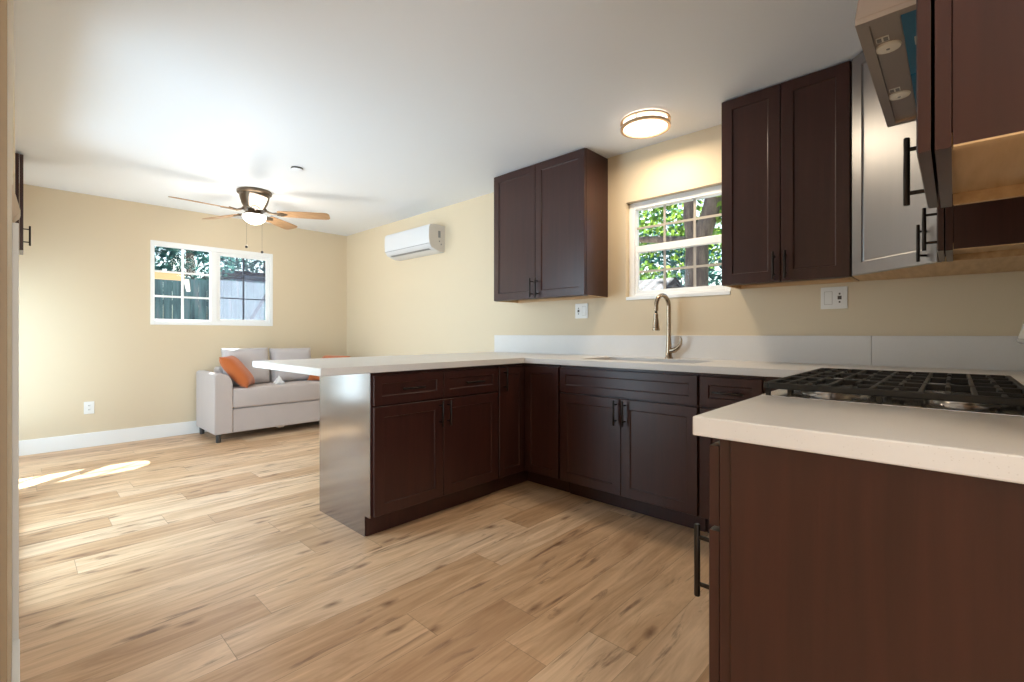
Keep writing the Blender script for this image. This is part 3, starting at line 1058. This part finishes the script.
# ------------------------------------------------------------------ range hood
def hood():
    x0, x1 = 1.374, 2.126
    yf = 0.172
    r = thing('range_hood', 'stainless under-cabinet range hood with blue film and two round lights', 'hood', (x0, RY, HOODB))
    L = Vector((x0, RY, HOODB))
    H = HOODT - HOODB
    d = yf - RY
    w = x1 - x0
    prof = [(0, 0.012), (0, H), (d - 0.040, H), (d - 0.006, 0.060), (d, 0.020), (d, 0.012)]
    obj('shell', prism(prof, 'x', 0, w), M_HSTEEL, r, bevel=0.002)
    rim = bmesh.new()
    t = 0.024
    for b in ((0, w, d - t, d), (0, w, 0, t), (0, t, t, d - t), (w - t, w, t, d - t)):
        add_box(rim, b[0], b[1], b[2], b[3], 0, 0.012)
    obj('rim', rim, M_HSTEEL, r)
    obj('light_panel', box(t, w - t, d - 0.080, d - t, 0.0075, 0.0115), M_HSTEEL, r)
    for k in (0, 1):
        a = t + 0.002 + k * (w / 2 - t)
        f = obj('filter', box(a, a + w / 2 - t - 0.004, t + 0.002, d - 0.082, 0.004, 0.0115, bev=0.001), M_BLUE, r)
        obj('latch', boxes([(a + 0.13, a + 0.17, d - 0.115, d - 0.100, 0.001, 0.0045)], 0.001), M_STEEL, f)
    for lx in (1.545, 1.880):
        c = (lx - L.x, 0.124 - L.y, 0)
        lt = obj('light', lathe([(0, 0.001), (0.021, 0.001), (0.026, 0.003), (0.028, 0.0078), (0, 0.0078)], 28, c), mat('frosted_hood_lens', (0.92, 0.88, 0.80), 0.4), r, smooth=True)
        obj('lens_screw', lathe([(0, -0.0005), (0.004, 0.0), (0.004, 0.0015), (0, 0.0015)], 10, c), M_GREY, lt)
        bxx = lx - L.x - 0.062
        by = 0.140 - L.y
        b = obj('button_plate', box(bxx, bxx + 0.026, by - 0.022, by + 0.004, 0.0055, 0.0076, bev=0.0005), M_PLASTIC, r)
        obj('button', boxes([(bxx + 0.004, bxx + 0.022, by - 0.020, by - 0.011, 0.0045, 0.0056), (bxx + 0.004, bxx + 0.022, by - 0.007, by + 0.002, 0.0045, 0.0056)]), M_GREY, b)
hood()

# ------------------------------------------------------------------ ceiling lamp
def ceiling_lamp(label, x, y, watts):
    r = thing('ceiling_lamp', label, 'lamp', (x, y, CZ))
    def torus(Rm, z, rr, hh):
        return lathe([(Rm - rr, z - hh), (Rm + rr, z - hh), (Rm + rr, z + hh), (Rm - rr, z + hh)], 48, closed=True)
    obj('diffuser', lathe([(0, -0.066), (0.06, -0.065), (0.105, -0.061), (0.126, -0.053), (0.132, -0.044), (0.132, -0.001), (0, -0.001)], 48), M_LAMPG, r, smooth=True)
    obj('ring', torus(0.142, -0.051, 0.008, 0.008), M_LNICK, r, smooth=True)
    obj('ring', torus(0.143, -0.014, 0.0075, 0.005), M_LNICK, r, smooth=True)
    for k in range(4):
        a = R(6 + 90 * k)
        obj('post', tube([(0.142 * math.cos(a), 0.142 * math.sin(a), -0.044), (0.142 * math.cos(a), 0.142 * math.sin(a), -0.017)], 0.004, 10), M_LNICK, r, smooth=True)
    l = bpy.data.lights.new('ceiling_lamp_light', 'AREA')
    l.shape = 'DISK'
    l.size = 0.26
    l.energy = watts
    l.color = (1.0, 0.82, 0.60)
    lo = bpy.data.objects.new('ceiling_lamp_light', l)
    COL.objects.link(lo)
    lo.location = (x, y, CZ - 0.072)
ceiling_lamp('round lit flush ceiling lamp with two nickel rings near the sink window', 2.682, 1.396, LAMP_W)
ceiling_lamp('added round lit flush ceiling lamp in the unseen hall, for fill', 0.25, -0.75, HALL_FILL_W)  # added out of view for warm fill

# ------------------------------------------------------------------ ceiling fan
def fan():
    cx, cy = 1.52, 4.75
    r = thing('ceiling_fan', 'five-blade ceiling fan with lit bowl and dark bronze motor', 'fan', (cx, cy, CZ))
    M_FB = mat('antique_bronze', (0.16, 0.12, 0.085), 0.35, 0.9)
    obj('motor_housing', lathe([(0, 0), (0.142, 0), (0.147, -0.008), (0.145, -0.026), (0.128, -0.036), (0.122, -0.07), (0.108, -0.118), (0.088, -0.155), (0.078, -0.163), (0, -0.163)], 40), M_FB, r, smooth=True)
    obj('flywheel', lathe([(0, -0.158), (0.10, -0.158), (0.105, -0.166), (0.10, -0.178), (0, -0.178)], 32), M_FB, r, smooth=True)
    obj('light_fitter', lathe([(0, -0.178), (0.055, -0.178), (0.06, -0.20), (0.086, -0.220), (0.090, -0.228), (0, -0.228)], 32), M_FB, r, smooth=True)
    obj('light_bowl', lathe([(0.096, -0.226), (0.101, -0.234), (0.096, -0.254), (0.078, -0.280), (0.048, -0.300), (0.02, -0.308), (0, -0.309)], 36), M_FANG, r, smooth=True)
    zb = -0.198
    for k in range(5):
        a = R(39 + 72 * k)
        rot = Matrix.Rotation(a, 4, 'Z')
        pitch = Matrix.Rotation(R(-12), 4, 'X')
        b = bmesh.new()
        n = 14
        top, bot = [], []
        out = [(0.20, 0.046), (0.22, 0.055), (0.34, 0.062), (0.50, 0.068), (0.62, 0.069), (0.648, 0.060), (0.66, 0.035)]
        pl = [(x, -h) for x, h in out] + [(x, h) for x, h in out[::-1]]
        add_prism(b, pl, 'z', -0.0035, 0.0035)
        b.transform(Matrix.Translation((0, 0, zb)) @ pitch)
        b.transform(rot)
        bl = obj('blade', b, M_BLADE, r, bevel=0.0015)
        br = bmesh.new()
        add_tube(br, [(0.085, 0, -0.170), (0.12, 0, -0.190), (0.15, 0.0, -0.202), (0.185, 0.0, -0.199), (0.215, 0, -0.196)], [0.011, 0.010, 0.010, 0.011, 0.012], 10)
        pl2 = [(0.19, -0.030), (0.235, -0.036), (0.275, -0.012), (0.285, 0), (0.275, 0.012), (0.235, 0.036), (0.19, 0.030)]
        pb = bmesh.new()
        add_prism(pb, pl2, 'z', -0.009, -0.004)
        pb.transform(Matrix.Translation((0, 0, zb)) @ pitch)
        tmp = bpy.data.meshes.new('tmp')
        pb.to_mesh(tmp)
        pb.free()
        br.from_mesh(tmp)
        bpy.data.meshes.remove(tmp)
        br.transform(rot)
        obj('bracket', br, M_FB, bl, smooth=True)
    for dx, dy, ln in ((-0.085, -0.056, 0.538), (0.0195, -0.137, 0.583)):
        ch = obj('pull_chain', tube([(dx * 0.62, dy * 0.62, -0.222), (dx, dy, -0.235), (dx, dy, 0.010 - ln)], 0.0010, 6), M_FB, r)
        obj('pull_knob', lathe([(0, -0.012), (0.009, -0.008), (0.012, 0), (0.009, 0.010), (0, 0.014)], 14, (dx, dy, -ln)), M_BLACKM, ch, smooth=True)
    l = bpy.data.lights.new('fan_light', 'POINT')
    l.energy = FAN_W
    l.shadow_soft_size = 0.16
    l.color = (1.0, 0.93, 0.82)
    lo = bpy.data.objects.new('fan_light', l)
    COL.objects.link(lo)
    lo.location = (cx, cy, CZ - 0.42)
fan()

def ceiling_cap():
    r = thing('ceiling_disc', 'small round white disc with dark rim on ceiling near the fan', 'ceiling disc', (1.541, 3.836, CZ))
    obj('cover', lathe([(0, -0.016), (0.038, -0.016), (0.044, -0.013)], 32), M_CEIL, r, smooth=True)
    obj('rim', lathe([(0.044, -0.013), (0.0455, -0.011), (0.045, -0.001), (0.0, -0.001)], 32), M_SLOT, r, smooth=True)
ceiling_cap()

# ------------------------------------------------------------------ wall air conditioner
def ac():
    y0, y1 = 3.885, 4.715
    r = thing('air_conditioner', 'white wall-mounted split air conditioner high on the cream wall', 'air conditioner', (WX, y0, 1.935))
    L = y1 - y0
    H, Dp = 0.275, 0.200
    prof = [(0, 0), (0, H), (-Dp + 0.04, H), (-Dp + 0.012, H - 0.008), (-Dp, H - 0.035), (-Dp - 0.004, H * 0.5), (-Dp + 0.004, 0.075), (-Dp + 0.03, 0.035), (-0.07, 0.0)]
    obj('casing', prism(prof, 'y', 0.0, L), M_ACW, r, smooth=50)
    cap = [(p[0] * 0.99, 0.002 + p[1] * 0.985) for p in prof]
    e = obj('end_cap', prism(cap, 'y', -0.003, 0.0), M_ACS, r)
    obj('grille', boxes([(-0.085, -0.055, -0.0042, -0.003, 0.145, 0.215), (-0.075, -0.062, -0.0042, -0.003, 0.10, 0.115), (-0.052, -0.040, -0.0042, -0.003, 0.07, 0.085)]), M_GREY, e)
    # louvre slot along the sloping underside
    q0, q1 = Vector((-Dp + 0.040, 0.031)), Vector((-Dp + 0.066, 0.024))
    lv = bmesh.new()
    vv = [lv.verts.new((p.x, yy, p.y)) for yy in (0.06, L - 0.06) for p in (q0 + Vector((0, 0.004)), q1 + Vector((0, 0.004)), q1 + Vector((-0.001, -0.0035)), q0 + Vector((-0.001, -0.0035)))]
    for f in ((0, 1, 2, 3), (7, 6, 5, 4), (0, 4, 5, 1), (1, 5, 6, 2), (2, 6, 7, 3), (3, 7, 4, 0)):
        lv.faces.new([vv[i] for i in f])
    obj('louvre', lv, M_GREY, r)
    obj('front_seam', box(-Dp - 0.0035, -Dp + 0.012, 0.004, L - 0.004, 0.072, 0.075), M_GREY, r)
ac()

# ------------------------------------------------------------------ outlets
def outlet(label, loc, rz, w, h, items):
    """plate facing -y in local space, back at y=0"""
    r = thing('outlet', label, 'outlet', loc, rz)
    obj('plate', box(-w / 2, w / 2, -0.006, 0, -h / 2, h / 2, bev=0.002), M_PLASTIC, r)
    for kind, x in items:
        if kind == 'rocker':
            s = obj('rocker_switch', boxes([(x - 0.017, x + 0.017, -0.008, -0.006, -0.034, 0.034)], 0.001), M_PLASTIC, r)
            obj('rocker_gap', boxes([(x - 0.019, x + 0.019, -0.0065, -0.006, -0.036, 0.036)]), mat('plate_shadow_gap', (0.45, 0.42, 0.38), 0.6), s)
        elif kind == 'gfci':
            s = obj('socket', boxes([(x - 0.017, x + 0.017, -0.008, -0.006, -0.034, 0.034)], 0.001), M_PLASTIC, r)
            obj('slots', boxes([(x - 0.009, x + 0.009, -0.0088, -0.008, -0.010, 0.010), (x - 0.004, x + 0.004, -0.0086, -0.008, 0.016, 0.026), (x - 0.004, x + 0.004, -0.0086, -0.008, -0.028, -0.018)]), M_SLOT, s)
        else:
            for zz in (0.02, -0.02):
                s = obj('socket', lathe([(0, 0.002), (0.014, 0.002), (0.016, 0), (0, 0)], 20), M_PLASTIC, r)
                s.rotation_euler = (R(90), 0, 0)
                s.location = (x, -0.006, zz)
                obj('slots', boxes([(-0.006, -0.003, -0.004, 0.006, 0.002, 0.0026), (0.003, 0.006, -0.004, 0.006, 0.002, 0.0026)]), M_SLOT, s)
outlet('white duplex outlet low on the far wall', (0.468, DY, 0.375), 0, 0.075, 0.118, [('duplex', 0)])
outlet('white two-gang outlet under the left upper cabinet', (WX, 2.147, 1.262), -PI / 2, 0.120, 0.118, [('gfci', -0.026), ('rocker', 0.026)])
outlet('white two-gang outlet under the right upper cabinet', (WX, 0.478, 1.276), -PI / 2, 0.122, 0.120, [('rocker', -0.026), ('gfci', 0.026)])

# ------------------------------------------------------------------ left wall pieces
def left_cab():
    r = thing('wall_cabinet', 'black-brown wall cabinet high up at the left edge, seen end on', 'cabinet', (-0.298, 4.95, 1.69))
    obj('body', box(0, 0.304, 0, 0.30, 0, 0.705), M_WOOD, r, bevel=0.002)
    d = obj('door', door_bm(0.296, 0.70), M_WOOD, r)
    d.rotation_euler = (0, 0, PI / 2)
    d.location = (0.326, 0.002, 0.002)
    obj('handle', handle_bm(0.085, 0.122), M_BLACKM, d, smooth=True)
left_cab()

def wall_plate():
    r = thing('wall_thermostat', 'small beige control box on the left wall edge', 'control box', (-0.0125, 2.06, 1.431))
    prof = [(0, 0), (0, 0.085), (0.004, 0.085), (0.018, 0.022), (0.016, 0.012), (0.006, 0.0)]
    obj('case', prism(prof, 'y', 0, 0.10), mat('beige_plastic', (0.66, 0.54, 0.40), 0.5), r, bevel=0.001)
    obj('cover_plate', box(0.0, 0.004, -0.006, 0.0, -0.01, 0.095), mat('beige_plastic', (0.66, 0.54, 0.40), 0.5), r)
wall_plate()

# ------------------------------------------------------------------ sofa
SOX0, SOX1 = 1.325, 2.935
def arc(cx, cz, r, a0, a1, n=8, rx=None):
    rx = rx or r
    return [(cx + rx * math.cos(R(a0 + (a1 - a0) * k / n)), cz + r * math.sin(R(a0 + (a1 - a0) * k / n))) for k in range(n + 1)]

def sofa():
    y0, y1 = 5.265, 5.960
    r = thing('sofa', 'light grey two-seat sofa with rounded arms below the far window', 'sofa', (SOX0, y0, 0))
    w, d = SOX1 - SOX0, y1 - y0
    aw = 0.160
    arm = [(0, 0.085)] + arc(0.03, 0.655, 0.03, 180, 90, 4) + arc(0.06, 0.56, 0.125, 90, 0, 10, 0.10) + [(aw, 0.085)]
    obj('arm', prism(arm, 'y', 0, d), M_SOFA, r, smooth=50, bevel=0.008)
    obj('arm', prism([(w - x, z) for x, z in arm], 'y', 0, d), M_SOFA, r, smooth=50, bevel=0.008)
    obj('base', box(aw + 0.001, w - aw - 0.001, 0.012, d, 0.085, 0.325, bev=0.010), M_SOFA, r)
    st = box(aw + 0.002, w - aw - 0.002, -0.004, d - 0.16, 0.330, 0.525, bev=0.025, seg=4)
    obj('seat_cushion', st, M_SOFA, r, smooth=True)
    obj('backrest', box(aw + 0.001, w - aw - 0.001, d - 0.17, d, 0.325, 0.720, bev=0.03, seg=4), M_SOFA, r, smooth=True)
    for x in (0.045, w - 0.045):
        for y in (0.045, d - 0.045):
            obj('leg', lathe([(0, 0), (0.022, 0), (0.026, 0.085), (0, 0.085)], 18, (x, y, 0)), M_LEGM, r, smooth=True)
    obj('hinge_bracket', boxes([(w / 2 - 0.20, w / 2 - 0.13, 0.06, 0.09, 0.062, 0.085)], 0.002), M_STEEL, r)
sofa()

def pillow_bm(w, h, t, n=18, pinch=0.05, sag=0.0, exp=4):
    bm = bmesh.new()
    sides = []
    for s in (1, -1):
        g = []
        for i in range(n + 1):
            row = []
            for j in range(n + 1):
                u, v = -1 + 2 * i / n, -1 + 2 * j / n
                x = w / 2 * u * (1 - pinch * (1 - v * v))
                z = h / 2 * v * (1 - pinch * (1 - u * u))
                y = s * t / 2 * (max(0, (1 - abs(u) ** exp) * (1 - abs(v) ** exp))) ** 0.55
                z -= sag * (1 - u * u) * (1 if v > 0 else 0) * v
                if s == -1 and (i in (0, n) or j in (0, n)):
                    row.append(sides[0][i][j])
                else:
                    row.append(bm.verts.new((x, y, z)))
            g.append(row)
        sides.append(g)
        for i in range(n):
            for j in range(n):
                bm.faces.new((g[i][j], g[i + 1][j], g[i + 1][j + 1], g[i][j + 1]))
    return bm

def pillow(name, label, cat, w, h, t, loc, rot, m, group, **k):
    bm = pillow_bm(w, h, t, **k)
    bm.transform(Matrix.Translation((0, 0, h / 2)))
    o = obj(name, bm, m, smooth=60)
    o.location = loc
    o.rotation_euler = rot
    return tag(o, label, cat, group)
pillow('back_cushion', 'light grey back cushion on the left half of the sofa', 'cushion', 0.475, 0.415, 0.19, (1.742, 5.665, 0.518), (R(-11), 0, R(1)), M_SOFAC, 'grey back cushions on the sofa', pinch=0.02, exp=6)
pillow('back_cushion', 'light grey back cushion on the right half of the sofa', 'cushion', 0.475, 0.405, 0.19, (2.228, 5.665, 0.518), (R(-11), 0, R(-1)), M_SOFAC, 'grey back cushions on the sofa', pinch=0.02, exp=6)
pillow('throw_pillow', 'burnt orange throw pillow leaning on the left sofa arm', 'pillow', 0.40, 0.41, 0.14, (1.705, 5.430, 0.526), (R(-38), 0, R(62)), M_ORANGE, 'orange throw pillows on the sofa', pinch=0.07)
pillow('throw_pillow', 'burnt orange throw pillow on the right end of the sofa behind the counter', 'pillow', 0.40, 0.41, 0.14, (2.450, 5.430, 0.526), (R(-46), 0, R(-66)), M_ORANGE, 'orange throw pillows on the sofa', pinch=0.07)

def rag():
    random.seed(5)
    bm = bmesh.new()
    n = 10
    g = [[None] * (n + 1) for _ in range(n + 1)]
    for i in range(n + 1):
        for j in range(n + 1):
            u, v = -1 + 2 * i / n, -1 + 2 * j / n
            z = 0.075 * max(0, 1 - abs(u)) * max(0, 1 - abs(v) ** 2) + random.uniform(0, 0.022)
            if i in (0, n) or j in (0, n):
                z = 0.002
            g[i][j] = bm.verts.new((u * 0.055, v * 0.04, z))
    for i in range(n):
        for j in range(n):
            bm.faces.new((g[i][j], g[i + 1][j], g[i + 1][j + 1], g[i][j + 1]))
    o = obj('cloth', bm, M_RAG, smooth=True)
    sm = o.modifiers.new('solid', 'SOLIDIFY')
    sm.thickness = 0.003
    o.location = (2.00, 5.47, 0.526)
    tag(o, 'small crumpled white cloth on the seat between the grey back cushions', 'cloth')
rag()

# ------------------------------------------------------------------ outside
struct('ground', boxes([(-12, 20, DY + 0.14, 24, -0.25, -0.15), (WX + 0.14, 20, -8, DY + 0.14, -0.25, -0.15), (-12, XL, -8, DY + 0.14, -0.25, -0.15), (XL, WX + 0.14, -8, YB, -0.25, -0.15),
                        (XL, -0.42, 1.1, DY + 0.14, -0.25, -0.15)]), M_CONC, label='pale concrete ground outside', cat='ground')

def leaves(bm, c, rad, n, size, rnd):
    for _ in range(n):
        while True:
            p = Vector((rnd.uniform(-1, 1), rnd.uniform(-1, 1), rnd.uniform(-1, 1)))
            if 0.25 < p.length < 1:
                break
        p = Vector((p.x * rad[0], p.y * rad[1], p.z * rad[2])) + Vector(c)
        d = Vector((rnd.gauss(0, 1), rnd.gauss(0, 1), rnd.gauss(0, 0.7) - 0.4)).normalized()
        s = d.cross(Vector((rnd.gauss(0, 1), rnd.gauss(0, 1), rnd.gauss(0, 1)))).normalized()
        k = size * rnd.uniform(0.6, 1.3)
        a = p + d * k
        q = [bm.verts.new(p), bm.verts.new(p + d * k * 0.5 + s * k * 0.28), bm.verts.new(a), bm.verts.new(p + d * k * 0.5 - s * k * 0.28)]
        bm.faces.new(q)

def tree(name, label, loc, trunk_paths, blobs, m, seed, size=0.12, group=None):
    rnd = random.Random(seed)
    r = thing(name, label, 'tree', loc, 0, group)
    bm = bmesh.new()
    for pts, rad in trunk_paths:
        add_tube(bm, pts, rad, 12)
    obj('trunk', bm, M_BARK, r, smooth=60)
    lb = bmesh.new()
    for c, rad, n in blobs:
        leaves(lb, c, rad, n, size, rnd)
    obj('foliage', lb, m, r)
    return r

# big tree seen through the sink window
tree('tree', 'large leafy tree with forked brown trunk outside the sink window', (7.4, 2.98, -0.15),
     [([(0, 0, 0), (0.0, 0.02, 1.2), (0.02, 0.0, 2.0), (0.0, -0.02, 2.75)], [0.26, 0.20, 0.18, 0.17]),
      ([(0.0, -0.02, 2.6), (0.0, -0.22, 3.1), (0.1, -0.45, 4.4)], [0.15, 0.13, 0.10]),
      ([(0.0, 0.0, 2.6), (0.0, 0.10, 3.1), (0.1, 0.12, 4.4)], [0.13, 0.10, 0.08]),
      ([(0.0, 0.03, 2.7), (0.1, 0.7, 2.85), (0.1, 1.6, 2.95)], [0.08, 0.06, 0.04])],
     [((0.7, 1.5, 3.4), (0.9, 1.1, 0.75), 1300), ((0.3, -1.0, 3.1), (0.8, 0.75, 0.9), 1200), ((0.7, 0.1, 4.5), (1.2, 1.8, 0.8), 2200), ((1.0, -0.9, 2.0), (0.7, 0.6, 0.5), 600),
      ((1.2, 1.6, 2.35), (0.6, 0.8, 0.30), 450), ((1.2, 0.4, 3.1), (0.6, 0.6, 0.7), 500)], M_LEAF, 3, 0.13)
tree('tree', 'blue-green leafy tree behind the shed outside the sink window', (11.0, 6.2, -0.15),
     [([(0, 0, 0), (0.1, 0, 1.5), (0, 0.1, 3.2)], [0.2, 0.16, 0.1])],
     [((0, 0, 3.6), (1.3, 1.7, 1.3), 2200), ((0, -1.8, 2.9), (1.0, 1.3, 0.9), 1300), ((0.5, -3.4, 3.2), (1.0, 1.2, 1.2), 1300)], M_LEAFB, 8, 0.16)

def neighbour_roof():
    r = thing('shed', 'low shed with pinkish tiled roof outside the sink window', 'shed', (4.9, 2.48, -0.15))
    obj('wall', box(0, 1.3, 0.1, 1.6, 0, 1.55), M_EXTW, r)
    obj('roof', prism([(-0.15, 1.50), (-0.15, 1.55), (0.65, 1.93), (1.45, 1.55), (1.45, 1.50), (0.65, 1.87)], 'y', 0, 1.7), M_ROOF, r)
neighbour_roof()

# beyond the far window
def fence():
    r = thing('fence', 'weathered dark board fence outside the far window', 'fence', (0.9, 11.0, -0.15))
    bm = bmesh.new()
    random.seed(11)
    x = 0
    while x < 2.9:
        add_box(bm, x, x + 0.138, random.uniform(-0.006, 0.006), 0.02, 0.05, 2.35 + random.uniform(-0.03, 0.03))
        x += 0.145
    obj('boards', bm, M_FENCE, r)
    obj('rails', boxes([(0, 2.9, 0.02, 0.06, 0.4, 0.49), (0, 2.9, 0.02, 0.06, 1.8, 1.89)]), M_FENCE, r)
fence()
def house_outside():
    r = thing('house', 'grey sided neighbouring house beyond the right half of the far window', 'house', (4.55, 15.0, -0.15))
    obj('wall', box(0, 6, 0, 4, 0, 2.95), M_SIDING, r)
    obj('white_band', box(-0.01, 6.0, -0.03, 0.0, 2.42, 2.65), M_CARW, r)
    obj('roof', prism([(-0.3, 2.95), (-0.3, 3.02), (2.0, 3.3), (4.4, 3.02), (4.4, 2.95)], 'x', -0.3, 6.4), M_ROOF, r)
house_outside()
def patio():
    r = thing('patio_cover', 'tan patio beam on post at upper left of the far window', 'patio cover', (0.7, 8.2, -0.15))
    obj('beam', box(0, 0.98, 0, 0.12, 2.02, 2.13), M_BEAM, r)
    obj('post', box(-0.03, 0.07, 0.01, 0.11, 0, 2.02), M_VINYL, r)
    obj('bracket', prism([(0.98, 2.04), (1.04, 2.04), (1.06, 1.86), (1.02, 1.86)], 'y', 0.03, 0.09), M_VINYL, r)
patio()
tree('tree', 'dark blue-green tree behind the fence outside the far window', (2.7, 12.6, -0.15),
     [([(0, 0, 0), (0.05, 0, 1.6), (0, 0.1, 3.2)], [0.16, 0.12, 0.08])],
     [((0, 0, 2.9), (0.9, 0.7, 0.9), 1100), ((-0.8, 0, 3.2), (0.7, 0.6, 0.7), 500)], M_LEAFB, 21, 0.14)
tree('tree', 'tall blue-green tree behind the grey neighbouring house outside', (7.2, 21.0, -0.15),
     [([(0, 0, 0), (0.05, 0, 2.6), (0, 0.1, 5.0)], [0.26, 0.2, 0.1])],
     [((0, 0, 5.2), (2.6, 1.2, 2.0), 1700)], M_LEAFB, 22, 0.28)
tree('bush', 'pale green bush in front of the grey house outside', (4.05, 11.6, -0.15),
     [([(0, 0, 0), (0, 0, 0.9), (0, 0, 1.8)], [0.05, 0.04, 0.03])],
     [((0.1, 0, 2.15), (0.38, 0.35, 0.40), 650), ((-0.45, 0.1, 1.7), (0.35, 0.3, 0.3), 350)], M_LEAF, 33, 0.10)
def pole():
    tag(obj('leaning_pole', tube([(2.45, 10.5, -0.14), (3.95, 10.7, 2.45)], 0.035, 10), M_DARK, smooth=True), 'dark pole leaning diagonally outside the right half of the far window', 'pole')
pole()
def car():
    r = thing('car', 'white car parked outside below the far window', 'car', (1.95, 8.5, -0.15))
    side = [(0, 0.35), (0.02, 0.75), (0.15, 0.95), (0.8, 1.05), (1.25, 1.46), (2.5, 1.52), (3.2, 1.10), (3.85, 0.98), (3.9, 0.4)]
    obj('body', prism(side, 'y', 0, 1.6), M_CARW, r, smooth=30, bevel=0.05)
    obj('window', prism([(0.95, 1.08), (1.33, 1.41), (2.42, 1.46), (2.95, 1.12)], 'y', -0.012, 1.612), M_CARG, r)
    for x in (0.75, 3.1):
        for y in (-0.02, 1.44):
            obj('wheel', tube([(x, y, 0.31), (x, y + 0.18, 0.31)], 0.31, 24), M_TYRE, r, smooth=True)
car()
